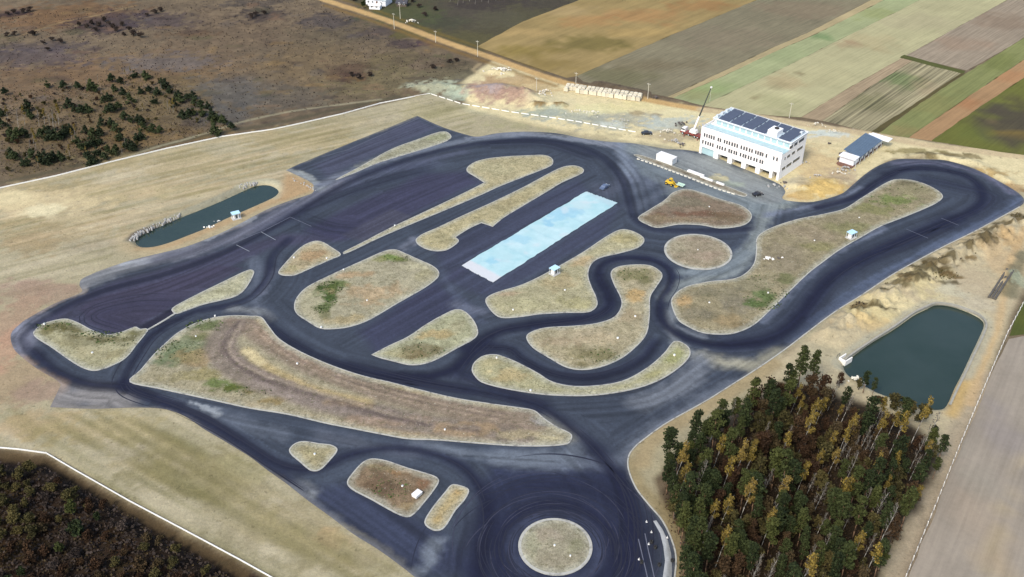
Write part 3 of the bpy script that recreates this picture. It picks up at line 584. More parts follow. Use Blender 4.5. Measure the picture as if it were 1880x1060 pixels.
FLOW = [q[0] for q in RUB] + [[(150,560),(300,520),(480,440),(760,300)], [(560,300),(770,220)], [(620,450),(760,380),(900,320)], [(640,470),(900,345),(1030,290)], [(800,470),(1060,335)], [(930,525),(1140,390)], [(660,620),(860,510)],
 [(1160,815),(1290,730),(1440,640),(1560,550),(1700,465),(1860,375)], [(520,880),(640,960),(760,1050)], [(320,740),(560,790),(760,825),(960,840)], [(1170,270),(1300,325),(1400,365)], [(1410,385),(1380,460),(1260,522)], [(1000,745),(1180,730),(1280,670)], [(560,330),(640,320),(850,262)]]
def flow(x, y):
    """distance along and across the nearest driving line"""
    best = np.full(x.shape, 1e9); S_ = np.zeros(x.shape); T_ = np.zeros(x.shape); base = 0
    for px in FLOW:
        pts = PP(smooth_open(px, 4)); run = base
        for (ax, ay), (bx, by) in zip(pts[:-1], pts[1:]):
            dx, dy = bx - ax, by - ay; L = math.hypot(dx, dy) + 1e-9
            i = np.nonzero((x > min(ax, bx) - 22) & (x < max(ax, bx) + 22) & (y > min(ay, by) - 22) & (y < max(ay, by) + 22))[0]
            t = np.clip(((x[i] - ax) * dx + (y[i] - ay) * dy) / L / L, 0, 1); ex = x[i] - ax - t * dx; ey = y[i] - ay - t * dy; d = np.hypot(ex, ey)
            m = d < best[i]; j = i[m]; best[j] = d[m]; S_[j] = run + t[m] * L; T_[j] = ((ex * -dy + ey * dx) / L)[m]; run += L
        base += 977
    return S_, T_
def paint_track(x, y):
    p = Paint(x, y, S(72,80,93)); p.mottle(.18, 22, 71, (1.0, .95, .85)); ss, tt = flow(x, y)
    for px, c in [([(340,535),(500,455),(640,440),(610,432),(520,430),(380,470),(200,520),(100,570),(60,600),(120,586),(170,607),(248,600),(316,566)], (78,76,98)),   # resurfaced panels
                  ([(615,440),(668,440),(760,392),(880,335),(855,315),(780,320),(640,380),(560,425)], (68,66,92)),
                  ([(575,303),(765,217),(800,235),(600,325)], (84,86,106)), ([(800,465),(885,410),(1060,330),(1080,352),(847,488),(905,519),(1140,376),(1110,435),(930,530),(890,545),(820,520)], (72,76,98)),
                  ([(660,610),(800,520),(860,560),(760,610),(690,648)], (68,70,96)), ([(545,900),(640,890),(780,960),(900,1060),(760,1056),(650,982)], (58,64,88)),
                  ([(900,850),(1130,850),(1180,950),(1180,1080),(1000,1200),(850,1080),(880,960)], (44,50,78))]:
        p.poly(px, S(*c), 2.5, .75, .8)
    p.poly([(145,566),(180,546),(260,525),(400,488),(450,492),(316,564),(256,600),(204,613),(165,592)], S(72,68,88), .8, .8, .3, .3)
    p.poly([(254,601),(314,567),(322,574),(268,605)], S(44,42,60), .4, .95)
    p.poly([(626,432),(668,446),(758,398),(720,384)], S(84,84,96), .8, .6)
    for pts, wd, c, k in [([(14,640),(48,668),(104,702)], 3, (196,164,134), .8), ([(24,602),(60,578),(150,536)], 2.0, (170,152,140), .7), ([(92,748),(112,706)], 4, (196,172,150), .9), ([(96,750),(240,751),(320,758)], 1.6, (170,158,134), .7), ([(148,536),(150,512),(190,494),(290,470)], 3, (186,176,164), .85), ([(290,468),(420,424),(486,388),(572,358)], 1.8, (160,152,146), .7), ([(525,313),(552,320),(576,340)], 3.2, (186,188,176), .85),
                              ([(440,828),(500,872),(610,952),(700,1014),(762,1060)], 1.6, (160,152,128), .6), ([(345,768),(410,810),(470,850)], 1.6, (140,136,130), .5), ([(558,298),(650,260),(766,214)], 1.2, (150,144,128), .5), ([(866,250),(960,243),(1070,255),(1150,264)], 1.8, (160,160,150), .6)]:
        p.line(pts, S(*c), wd, wd * .5, k, 1.2, 1.2)
    for zn in [(1280,302,80,20,(176,180,172),.9),(1345,332,56,18,(184,186,168),.9),(1318,324,18,7,(208,198,152),.85),(1350,336,20,8,(176,186,160),.7),(1235,290,60,14,(130,136,144),.7),(1400,370,46,14,(176,180,170),.9),(1215,318,50,10,(128,140,146),.7),(1300,356,60,12,(136,148,148),.7),(1195,270,30,10,(160,160,148),.7),(1380,322,30,14,(176,172,154),.7),(1150,275,20,14,(140,148,154),.6)]: p.blob(*zn[:4], S(*zn[4]), zn[5], .6)
    for pts, c in [([(740,565),(860,490)], (64,64,88))]: p.line(pts, S(*c), 3, 2, .5)
    for pts, wd, c, k in DUST: p.line(pts, S(*c), wd, wd * .5, min(1, k * 1.7), 1.5, 1.5)
    p.poly([(1168,270),(1262,279),(1300,288),(1430,343),(1442,360),(1436,374),(1385,374),(1358,352),(1310,331),(1262,313),(1206,294),(1172,284)], S(152,157,156), 1.6, .8, 1.2, 1.0)
    p.poly([(1160,290),(1198,304),(1262,328),(1317,350),(1370,364),(1420,380),(1395,392),(1350,374),(1290,354),(1240,352),(1180,320)], S(132,142,146), 2, .7, 1.2, 1.0)
    p.blob(1322, 328, 22, 7, S(212,202,158), .85, .5); p.blob(1345, 338, 22, 7, S(176,186,166), .7, .5)
    for pts, wd, k in RUB:
        p.line(pts, S(26,31,58), wd * 1.1, wd * .65, min(1, k * 1.15), .6, .5)
        o = RNG.uniform(-4, 4, (3, 2))
        for q in range(3): p.line([(u + o[q, 0] * 1.6, v + o[q, 1]) for u, v in pts], S(34,37,58), .6, .5, k * .4, .2, .3)
    st = (vnoise(tt * 1.1 + 50, ss * .022, 5) - .5) + .8 * (vnoise(tt * 2.4 + 90, ss * .035, 6) - .5)
    p.c *= (1 + .50 * st * sstep(22, 8, abs(tt)))[:, None]
    # sooty rings round the lower roundabout
    r = np.hypot(x - C_LOW[0], y - C_LOW[1]) + 1.2 * p.n1
    ii = np.nonzero(r < 34)[0]; rr = r[ii]
    p.mix(ii, .75 * np.exp(-((rr - 13.5) / 2.2) ** 2) + .55 * np.exp(-((rr - 20) / 3.5) ** 2), S(27,31,58))
    p.mix(ii, .5 * np.exp(-((rr - 10.2) / 1.2) ** 2), S(74,80,100))
    rings = vnoise(rr * 1.6 + 40, np.arctan2(y[ii] - C_LOW[1], x[ii] - C_LOW[0]) * 1.5, 77) - .5
    p.c[ii] *= (1 + .35 * rings * sstep(34, 26, rr))[:, None]
    # dust along the outer edge
    dd = dist_line(x, y, track_w, True)
    p.mix(np.arange(len(x)), .35 * sstep(1.0, .1, dd + 1.2 * p.n2), S(138,138,140))
    p.mottle(.10, 5, 73); p.mottle(.07, 1.6, 75)
    return p.c
M_ASPH = ground_mat("asphalt", [(0.12, .14), (0.6, .22), (1.6, .26), (4, .2)], rough=.88, spec=.25)
tag(sheet("road", track_w, 0.62, 0.04, paint_track, M_ASPH), kind="structure")

# ------------------------------------------------------------------ tyre marks: thin strips of rubber on the asphalt
def strip(mb, pts, wd, z, taper=True):
    n = len(pts); vs = []; fs = []
    for k, (px, py) in enumerate(pts):
        a = pts[max(0, k - 1)]; b = pts[min(n - 1, k + 1)]; dx, dy = b[0] - a[0], b[1] - a[1]; l = math.hypot(dx, dy) + 1e-9
        q = wd / 2 * (min(1, min(k, n - 1 - k) / 3 + .15) if taper else 1)
        vs += [(px - dy / l * q, py + dx / l * q, z), (px + dy / l * q, py - dx / l * q, z)]
    fs = [(2 * k, 2 * k + 1, 2 * k + 3, 2 * k + 2) for k in range(n - 1)]
    mb.add(vs, fs)
dark, pale = MB(), MB()
for q in range(150):
    rad = 9.6 + abs(RNG.normal(0, 8)); a0 = RNG.uniform(0, 6.28); da = RNG.uniform(.35, 1.5); ex = RNG.uniform(-.12, .2)
    pts = [(C_LOW[0] + (rad + ex * rad * s) * math.cos(a0 + da * s), C_LOW[1] + (rad + ex * rad * s) * math.sin(a0 + da * s)) for s in np.linspace(0, 1, 22)]
    pts = [t for t in pts if inside(np.array([t[0]]), np.array([t[1]]), track_w)[0]]
    if len(pts) > 6: strip(dark if q % 4 else pale, pts, RNG.uniform(.14, .26), .046 + q * 2e-5)
for pts, wd, k in RUB:
    base = PP(smooth_open(pts, 8))
    for q in range(int(3 + k * 6)):
        n = len(base); a = RNG.integers(0, max(1, n - 14)); b = min(n, a + RNG.integers(12, 40)); off = RNG.normal(0, wd * .38)
        pp = []
        for j in range(a, b):
            c0 = base[max(0, j - 1)]; c1 = base[min(n - 1, j + 1)]; dx, dy = c1[0] - c0[0], c1[1] - c0[1]; l = math.hypot(dx, dy) + 1e-9
            pp.append((base[j][0] - dy / l * off, base[j][1] + dx / l * off))
        pp = [t for t in pp if inside(np.array([t[0]]), np.array([t[1]]), track_w)[0]]
        if len(pp) > 6: strip(dark, pp, RNG.uniform(.18, .4), .049 + q * 2e-5)
tag(dark.build("tyre_marks", flat_mat("tyre_rubber", S(32,35,56), .8, .3, .5)), kind="stuff")
tag(pale.build("scuff_marks", flat_mat("scuffed_asphalt", S(64,66,86), .9, .3, .5)), kind="stuff")

# ------------------------------------------------------------------ painted lines
M_LINE = flat_mat("worn_road_paint", S(176,182,190), .8, .25, 1.2)
def pline(px, wd=.22, name="painted_line", z=.055, mat=None):
    pts = PP(px); pp = []
    for a, b in zip(pts[:-1], pts[1:]):
        n = max(2, int(math.dist(a, b))); pp += [(a[0] + (b[0] - a[0]) * k / n, a[1] + (b[1] - a[1]) * k / n) for k in range(n)]
    mb = MB(); strip(mb, pp + [pts[-1]], wd, z, False); tag(mb.build(name, mat or M_LINE), kind="structure")
M_FAINT = flat_mat("faded_road_paint", S(124,128,144), .85, .3, .8)
for q in ([(479,426),(506,441)], [(434,450),(458,462)]): pline(q, .2)
for q in ([(533,399),(572,416)], [(428,447),(484,424),(533,399)], [(1664,421),(1704,438)], [(1728,401),(1760,414)], [(590,289),(640,275),(770,217)], [(770,217),(812,236)]): pline(q, .2, mat=M_FAINT)
for q in ([(1172,990),(1181,1028),(1189,1062),(1195,1100)], [(1184,980),(1190,1010),(1196,1036),(1203,1070),(1206,1100)]): pline(q, .22, mat=M_FAINT)
APR = PP([(1199,957),(1205,956),(1216,972),(1226,992),(1232,1016),(1234,1045),(1232,1080),(1214,1080),(1218,1052),(1221,1030),(1218,1005),(1212,980)])
def pt_apr(x, y):
    p = Paint(x, y, S(160,162,160)); p.line([(1202,958),(1212,975),(1219,1000),(1222,1028),(1218,1060),(1215,1080)], S(222,226,228), 1.1, .5, .85, .2, .5); p.mottle(.2, 1.2, 5); return p.c
tag(sheet("paved_apron", APR, .6, .062, pt_apr, ground_mat("dusty_concrete", [(0.8, .2), (3, .2)])), kind="structure")

# ------------------------------------------------------------------ kick plate
KP = PP([(847,488),(1076,352),(1134,373),(905,519)])
def pt_kp(x, y):
    p = Paint(x, y, S(214,252,254)); p.mottle(.13, 7, 81, (1.6, .6, .5)); p.mottle(.16, 2.2, 83, (1.4, .7, .6))
    p.poly([(840,486),(862,478),(922,510),(905,525)], S(250,250,250), .5, .95, .2, .3)
    p.poly([(1066,350),(1080,348),(1140,372),(1122,380)], S(214,236,240), 1.2, .6, .4)
    for u, v, ru, rv, c in [(900,480,24,10,(176,232,248)),(1030,395,30,12,(180,234,250)),(950,440,34,10,(190,238,250)),(980,420,30,12,(222,252,252)),(1060,375,24,8,(224,250,250)),(1005,412,12,5,(168,224,246)),(925,470,22,8,(214,250,252))]: p.blob(u, v, ru, rv, S(*c), .8, .7)
    for q in range(40): p.blob(RNG.uniform(880, 1110), RNG.uniform(360, 500), RNG.uniform(4, 16), RNG.uniform(2, 5), S(*[(240,252,252),(186,232,248),(228,250,252)][q % 3]), .6, .7)
    for a in ((0.3, 0), (.52, 0), (.74, 0)):
        s = a[0]; e0 = (847 + 229 * s, 488 - 136 * s); e1 = (905 + 229 * s, 519 - 146 * s); p.line([e0, e1], S(176,224,236), .3, .4, .5, 0, .1, False)
    return p.c
M_KP = ground_mat("wet_sealed_plate", [(0.4, .06), (2.0, .08)], rough=.45, spec=.4)
kp = [q for a, b in zip(KP, KP[1:] + KP[:1]) for q in [(a[0] + (b[0] - a[0]) * k / 40 + RNG.uniform(-.2, .2), a[1] + (b[1] - a[1]) * k / 40 + RNG.uniform(-.2, .2)) for k in range(40)]]
tag(sheet("slippery_plate", kp, .7, .07, pt_kp, M_KP), kind="structure")

# ------------------------------------------------------------------ grass islands with kerbs
M_ISLE = ground_mat("dry_island_grass", [(0.4, .16), (1.3, .45), (2.6, .45)], bump=.15, speck=[(1.0, .60, S(112,108,76), .55), (1.7, .66, S(232,226,200), .6)])
M_KERB = flat_mat("dusty_concrete_kerb", S(214,212,200), .9, .25, .8, stain=(S(160,158,150), .5, .52))
ISLE_COL = dict(a=(184,178,140), b=(196,192,156), c=(180,170,138), d=(194,178,140), e=(196,184,142), f=(198,186,142), g=(186,178,146), h=(184,182,144), i=(194,186,146), j=(190,178,142), k=(192,186,144), m=(148,130,108), n=(168,156,122), o=(188,176,136), p=(150,128,100), q=(196,176,128), r=(176,172,142), s=(132,116,96), ring_low=(176,168,140), ring_up=(178,164,136))
ISLE_ZONE = dict(
 a=[(100,600,44,8,(112,106,62),.85),(150,606,40,8,(116,108,64),.8),(205,624,50,10,(110,104,62),.8),(240,612,24,10,(104,100,56),.8),(130,630,50,14,(150,142,104),.6),(170,650,40,14,(190,180,140),.6),(80,612,16,6,(128,120,76),.7),(215,650,24,10,(150,140,100),.6),(160,620,60,6,(128,118,78),.6)],
 b=[(400,535,30,6,(150,146,110),.5),(440,515,16,8,(206,200,164),.6)],
 c=[(340,640,50,30,(138,150,112),.85),(380,600,40,12,(116,128,80),.85),(320,660,36,22,(126,138,100),.8),(370,620,30,10,(122,122,74),.7),(360,660,40,24,(176,146,100),.6),(360,690,60,14,(170,158,104),.7),(430,715,36,10,(98,108,44),.95),(400,705,30,8,(104,122,60),.85),(460,722,30,7,(118,104,52),.85),(490,738,40,7,(150,126,72),.7),(300,690,50,12,(178,168,134),.6),
    ([(440,590),(415,615),(405,640),(425,670),(470,695),(540,720),(640,750),(740,775),(850,790),(950,800)],(150,136,121),9,1.4,.92),([(440,590),(480,615),(530,650),(600,685),(700,720),(800,745),(900,765),(980,775)],(156,138,118),8,1.4,.9),([(480,610),(540,650),(600,680)],(178,150,122),4,2,.6),([(480,700),(560,735),(680,765)],(168,152,142),3,2,.6),
    ([(455,648),(475,665),(510,685),(560,708),(620,727),(675,740)],(206,184,132),2.6,1.2,.9),([(455,646),(480,668)],(232,214,164),2.4,.9,.9),([(600,740),(680,748)],(190,160,112),2,1,.7),([(420,745),(540,768),(680,795),(800,808),(900,815)],(200,172,124),3,1.5,.7),([(480,588),(500,612),(560,650),(680,695),(800,725),(940,750)],(206,184,136),2.4,1,.8),(960,800,50,10,(196,180,140),.7),(1010,808,34,8,(204,192,150),.8),(1000,775,30,12,(168,164,154),.8),(860,790,60,12,(190,160,118),.6),(700,775,80,14,(180,152,124),.5)] + [([(440 + o * .5,592),(418 + o,618),(410 + o,640),(430 + o * .7,668 - o * .2),(475 + o * .5,694 - o * .5),(545,720 - o * .7),(645,750 - o * .7),(745,775 - o * .6),(880,795 - o * .4)], [(128,114,104),(198,180,156),(150,134,122),(120,106,98)][o % 4], .8, .5, .75) for o in (-6, -1, 3, 8, 13, 18)] + [([(470 + o,598),(530 + o,645 - o * .5),(600,682 - o),(700,716 - o),(800,742 - o),(930,768 - o)], [(136,118,104),(196,174,146)][o % 2], .8, .5, .7) for o in (-9, -4, 1, 6)],
 d=[(570,470,26,12,(186,152,110),.7),(530,495,18,8,(184,176,130),.6)], e=[(900,310,60,16,(198,190,148),.6),(960,300,50,10,(186,176,134),.5),(760,405,40,4,(204,188,150),.7)], f=[(950,370,60,10,(186,172,128),.5),(810,440,40,12,(190,180,136),.5)],
 g=[(600,535,24,12,(80,104,46),.95),(605,550,16,10,(70,98,42),.95),(625,525,22,8,(98,116,56),.85),(590,565,22,10,(90,110,54),.85),(595,580,16,8,(112,112,70),.7),(720,475,26,9,(124,146,70),.9),(735,480,16,6,(112,118,62),.8),(700,478,18,7,(150,150,92),.7),(570,560,24,24,(190,184,148),.6),(760,490,30,9,(206,198,160),.8),(780,505,20,10,(176,168,126),.6),(680,540,60,22,(196,168,128),.7),(650,505,40,8,(196,160,116),.6),(640,590,40,10,(190,170,122),.6)],
 h=[(775,645,50,14,(138,126,90),.75),(760,655,24,8,(122,106,72),.7),(800,615,40,10,(196,170,116),.7),(720,650,30,8,(190,180,136),.5),(840,600,24,16,(180,172,134),.6)],
 i=[(1140,440,36,12,(186,172,116),.6),(1080,480,40,10,(206,178,132),.7),(1030,520,40,16,(194,174,130),.6),(960,560,50,14,(194,188,144),.6),(930,540,30,6,(206,172,140),.5),(1060,560,40,14,(190,182,130),.6)],
 j=[(1165,505,40,14,(150,144,100),.8),(1180,515,20,10,(128,124,82),.7),(1165,545,22,14,(206,172,114),.8),(1150,580,24,16,(188,168,132),.6),(1080,615,60,10,(196,180,146),.6),(1100,655,40,12,(134,128,86),.8),(1060,650,40,16,(152,142,104),.7),(1030,630,40,12,(180,160,128),.6),(1100,625,40,10,(206,188,150),.6),(1070,672,34,8,(140,130,90),.7)],
 k=[(1235,655,30,16,(170,172,110),.7),(1200,690,30,8,(176,170,112),.6),(940,690,40,12,(206,184,132),.7),(900,665,24,10,(196,184,136),.6)],
 m=[(1275,395,90,6,(132,98,76),.8),(1260,372,50,12,(142,134,110),.7),(1200,402,30,8,(152,136,104),.6),(1340,400,40,10,(128,110,84),.7),(1260,405,60,6,(162,142,110),.6)],
 n=[(1640,370,60,14,(132,146,80),.85),(1600,385,50,12,(150,148,96),.8),(1680,350,40,12,(158,150,112),.7),(1560,420,60,12,(150,148,100),.7),(1470,430,60,20,(168,152,124),.7),(1430,470,50,30,(154,142,116),.7),(1390,520,50,20,(158,150,118),.7),(1360,560,40,20,(146,138,116),.7),(1255,555,24,14,(204,170,118),.8),(1280,580,40,16,(142,134,110),.7),(1310,540,50,14,(150,142,114),.7),(1410,545,30,12,(108,128,74),.9),(1390,560,24,10,(96,118,62),.9),(1440,515,26,10,(122,126,80),.75),(1340,590,34,12,(190,166,122),.7),(1420,575,20,12,(196,186,130),.7),(1500,455,34,10,(150,146,92),.6),(1660,335,24,6,(120,112,82),.7),(1300,545,20,6,(120,116,84),.6),(1360,600,20,8,(120,106,76),.6)],
 o=[(575,835,30,12,(184,174,128),.6)], p=[(690,890,40,24,(126,104,80),.8),(720,900,30,16,(112,92,72),.8),(740,865,36,12,(176,138,96),.7),(775,890,24,12,(152,116,86),.8),(700,860,30,8,(166,152,112),.7),(745,930,20,10,(176,154,112),.7),(735,910,40,10,(140,118,92),.6)],
 q=[(840,905,16,8,(200,166,110),.6),(805,955,14,8,(196,170,116),.6)], r=[(790,252,36,8,(168,170,130),.7)], s=[(1300,340,60,5,(120,102,84),.6)],
 ring_low=[(1000,985,40,16,(180,164,142),.5),(1060,1000,20,24,(174,172,134),.6),(975,1000,20,30,(172,172,138),.6),(1020,1030,40,12,(170,160,134),.6)], ring_up=[(1300,470,40,12,(180,158,134),.6),(1250,455,30,14,(172,164,134),.6),(1285,440,30,6,(164,146,122),.6)])
def offset_in(pts, d):
    a = np.array(pts); n = len(a); t = np.roll(a, -1, 0) - np.roll(a, 1, 0); t /= np.linalg.norm(t, axis=1)[:, None] + 1e-9
    area = np.sum(a[:, 0] * np.roll(a[:, 1], -1) - np.roll(a[:, 0], -1) * a[:, 1]); s = 1 if area > 0 else -1
    return [tuple(q) for q in a + np.stack([-t[:, 1], t[:, 0]], 1) * d * s]
isle_polys = []
for key, px in list(ISLES.items()) + list(ROUND.items()):
    ol = PP(smooth_closed(px, 4)) if key in ISLES else px
    isle_polys.append(ol)
    def pt(x, y, key=key, ol=ol):
        p = Paint(x, y, S(*ISLE_COL[key])); p.mottle(.10, 12, 91)
        for zn in ISLE_ZONE.get(key, ()):
            if len(zn) == 6: p.blob(*zn[:4], S(*zn[4]), zn[5], .5)
            else: p.line(zn[0], S(*zn[1]), zn[2], zn[3], zn[4], .6, .5)
        d = dist_line(x, y, ol, True)
        p.mix(np.arange(len(x)), .62 * sstep(2.4, .7, d + 1.8 * p.n2), S(200,198,176))
        p.mottle(.22, 3.2, 93); p.mottle(.34, 1.3, 95, (1, 1, 1.15))
        return p.c
    crown = .25 if key not in ('s', 'r', 'e', 'b') else .1
    def zf(x, y, d, crown=crown): return .17 + crown * sstep(0, 7, d) + .12 * (fbm(x / 2, y / 2, 13) - .5) * sstep(.6, 2, d)
    isl = tag(sheet("grass_island", ol, .8, zf, pt, M_ISLE), kind="structure")
    kw = .7 if key.startswith('ring') else .34
    inn = offset_in(ol, kw); n = len(ol); mb = MB()
    vs = [(x, y, .0) for x, y in ol] + [(x, y, .21) for x, y in ol] + [(x, y, .215) for x, y in inn]
    fs = [(k, (k + 1) % n, n + (k + 1) % n, n + k) for k in range(n)] + [(n + k, n + (k + 1) % n, 2 * n + (k + 1) % n, 2 * n + k) for k in range(n)]
    mb.add(vs, fs); mb.build("kerb", M_KERB, isl)
# thin concrete edging between two islands, and along the outer edge of the track
def edging(px, wd, z=.2):
    pts = PP(smooth_open(px)); mb = MB(); n = len(pts); L = []; Rr = []
    for k, (x, y) in enumerate(pts):
        a = pts[max(0, k - 1)]; b = pts[min(n - 1, k + 1)]; dx, dy = b[0] - a[0], b[1] - a[1]; l = math.hypot(dx, dy) + 1e-9
        L.append((x - dy / l * wd / 2, y + dx / l * wd / 2)); Rr.append((x + dy / l * wd / 2, y - dx / l * wd / 2))
    vs = [(*q, 0) for q in L] + [(*q, z) for q in L] + [(*q, z) for q in Rr] + [(*q, 0) for q in Rr]
    fs = []
    for k in range(n - 1): fs += [(j * n + k, j * n + k + 1, (j + 1) * n + k + 1, (j + 1) * n + k) for j in range(3)]
    mb.add(vs, fs); tag(mb.build("kerb", M_KERB), kind="structure")
edging([(272,606),(300,590),(322,576)], .6)
edging([(1872,380),(1838,399),(1788,426),(1737,451),(1686,478),(1635,507),(1584,541),(1533,573),(1482,611),(1448,637),(1400,671),(1342,708),(1294,738),(1226,776),(1185,805),(1165,822),(1154,839),(1154,863),(1168,897),(1192,928),(1215,955),(1232,989),(1241,1025),(1237,1075)], .35, .16)

# ------------------------------------------------------------------ ponds
m, t, b = new_mat("pond_water"); pz = pos(t)
b.inputs["Base Color"].default_value = (*S(70,92,88), 1); b.inputs["Roughness"].default_value = .08; b.inputs["Specular IOR Level"].default_value = .4
rgb = mixc(t, ramp(t, noise_node(t, pz, .05, 3), .35, .65), tuple(S(54,72,62)), tuple(S(64,80,72))); t.links.new(rgb, b.inputs["Base Color"])
bn = N(t, "ShaderNodeBump"); bn.inputs["Strength"].default_value = .25; bn.inputs["Distance"].default_value = .1
t.links.new(noise_node(t, pz, 1.6, 3), bn.inputs["Height"]); t.links.new(bn.outputs[0], b.inputs["Normal"])
M_WATER = m
for pd in (pond_l, pond_r):
    big = offset_in(pd, -1.2)
    tag(sheet("pond_water", big, 4, WATER_Z, None, M_WATER), kind="structure")
M_RIM = flat_mat("concrete_pond_edge", S(190,186,170), .9, .3, .7)
def ribbon(px, wd, z, mat, name, zpx=0.0, kind="structure"):
    pts = PP(smooth_open(px), zpx); mb = MB(); strip(mb, pts, wd, z, False); return tag(mb.build(name, mat), kind=kind)
RIM = PP(smooth_open([(1548,664),(1561,652),(1599,626),(1643,598),(1677,574),(1702,562),(1720,556),(1748,559),(1774,567),(1800,579),(1811,594),(1806,614),(1788,652),(1772,686),(1757,716),(1744,744)]))
mb = MB(); n = len(RIM)
for k in range(n - 1):
    a, c = Vector((*RIM[k], 0)), Vector((*RIM[k + 1], 0)); dd = (c - a).normalized(); nn = Vector((-dd.y, dd.x, 0)) * .3
    q = [a + nn, a - nn, c - nn, c + nn]
    mb.add([(*p.xy, -.6) for p in q] + [(*p.xy, .12) for p in q], [(4, 5, 6, 7), (0, 4, 7, 3), (1, 2, 6, 5)])
tag(mb.build("pond_edge", M_RIM), kind="structure")

# ================================================================== THINGS
# ------------------------------------------------------------------ trees
M_PINE = leaf_mat("pine_needles", [(.014,.022,.008), (.042,.056,.018), (.048,.054,.014)])
M_SPRUCE = leaf_mat("young_pine_needles", [(.018,.028,.014), (.046,.062,.026), (.040,.050,.018)])
M_YELLOW = leaf_mat("yellow_birch_leaves", [(.11,.080,.018), (.30,.215,.045), (.15,.105,.028)])
M_RUST = leaf_mat("rust_oak_leaves", [(.036,.020,.011), (.080,.042,.020), (.056,.042,.019)])
M_TWIG = leaf_mat("bare_birch_twigs", [(.07,.056,.042), (.14,.112,.084), (.10,.08,.055)])
M_OLIVE = leaf_mat("olive_autumn_leaves", [(.046,.042,.015), (.105,.088,.030), (.075,.060,.020)])
M_BUSHD = leaf_mat("dark_bare_bush", [(.032,.023,.019), (.072,.054,.043), (.05,.037,.029)])
M_BARKP = flat_mat("pine_bark", (.16,.095,.055), .9, .3, 1.5)
M_BARKB = flat_mat("birch_bark", (.34,.32,.28), .8, .25, 2.0, stain=((.12,.10,.09), 1.6, .54))
M_BARKD = flat_mat("dark_bark", (.09,.07,.055), .9, .3, 1.5)

def leaf_mesh(name, centres, sizes, rng, mat, flat=0.0, aspect=1.0):
    n = len(centres); nrm = rng.normal(size=(n, 3)); nrm[:, 2] = np.abs(nrm[:, 2]) + flat; nrm /= np.linalg.norm(nrm, axis=1)[:, None]
    t = np.cross(nrm, rng.normal(size=(n, 3))); t /= np.linalg.norm(t, axis=1)[:, None] + 1e-9; b_ = np.cross(nrm, t)
    s = np.asarray(sizes)[:, None] / 2; c = np.asarray(centres)
    k = [c - t * s - b_ * s * aspect * .6, c + t * s * .7 - b_ * s * aspect, c + t * s + b_ * s * aspect * .7, c - t * s * .6 + b_ * s * aspect]
    v = np.stack(k, 1).reshape(-1, 3); me = bpy.data.meshes.new(name)
    me.from_pydata(v.tolist(), [], [(4 * i, 4 * i + 1, 4 * i + 2, 4 * i + 3) for i in range(n)])
    a = me.attributes.new("leaf", 'FLOAT', 'POINT'); a.data.foreach_set('value', np.repeat(rng.uniform(0, 1, n), 4).astype(np.float32))
    me.materials.append(mat); me.update(); return me

def clumps(rng, specs, per, size, shell=.55):
    """specs: (x, y, z, rx, rz); leaves spread through each clump, denser near its surface"""
    C, Sz = [], []
    for (x, y, z, rx, rz) in specs:
        d = rng.normal(size=(per, 3)); d /= np.linalg.norm(d, axis=1)[:, None]; r = rng.uniform(shell, 1.05, per)[:, None]
        C.append(np.array([x, y, z]) + d * r * np.array([rx, rx, rz])); Sz.append(rng.uniform(size * .6, size * 1.3, per))
    return np.concatenate(C), np.concatenate(Sz)

def trunk_mesh(name, h, r, rng, mat, limbs=(), lean=0.0, n=6):
    mb = MB(); pts = []; rad = []
    wob = rng.normal(0, .12, (6, 2))
    for k in range(6):
        f = k / 5; pts.append((lean * h * f + wob[k, 0] * f, wob[k, 1] * f, -.2 + (h + .2) * f)); rad.append(r * (1 - .82 * f))
    mb.path(pts, rad, n)
    for (z, L, an, up, rr) in limbs:
        f = z / h; x0 = lean * h * f
        mb.tube((x0, 0, z), (x0 + L * math.cos(an), L * math.sin(an), z + up), rr, rr * .3, 4)
    me = mb.mesh(name, True); me.materials.append(mat); return me

def proto_pine(rng):
    h = rng.uniform(11.5, 14); base = h * rng.uniform(.40, .52); specs = []; limbs = []
    for k in range(9):
        f = (k + rng.uniform(0, 1)) / 9; z = base + (h - base) * f; rr = 1.75 * math.sqrt(max(.05, 1 - (1.7 * f - .7) ** 2 * .8)); an = 2.4 * k + rng.uniform(-.5, .5); q = rr * rng.uniform(.3, .62)
        specs.append((q * math.cos(an), q * math.sin(an), z, rng.uniform(.85, 1.15), rng.uniform(.75, 1.0))); limbs.append((z - .5, q, an, .5, .06))
    specs.append((0, 0, h - .6, .9, .9))
    c, s = clumps(rng, specs, 85, .40, .45); return trunk_mesh("trunk", h * .97, .17, rng, M_BARKP, limbs), leaf_mesh("crown", c, s, rng, M_PINE, .3)
def proto_spruce(rng):
    h = rng.uniform(2.7, 3.6); specs = []
    for k in range(11):
        an = rng.uniform(0, 6.28); z = h * rng.uniform(.15, .72); q = 1.5 * math.sqrt(rng.uniform(.05, 1)) * (1.15 - z / h); specs.append((q * math.cos(an), q * math.sin(an), z, rng.uniform(.55, .95), rng.uniform(.4, .6)))
    specs.append((0, 0, h - .5, .5, .55))
    c, s = clumps(rng, specs, 46, .38, .4); return trunk_mesh("trunk", h * .95, .1, rng, M_BARKD), leaf_mesh("crown", c, s, rng, M_SPRUCE, .3)
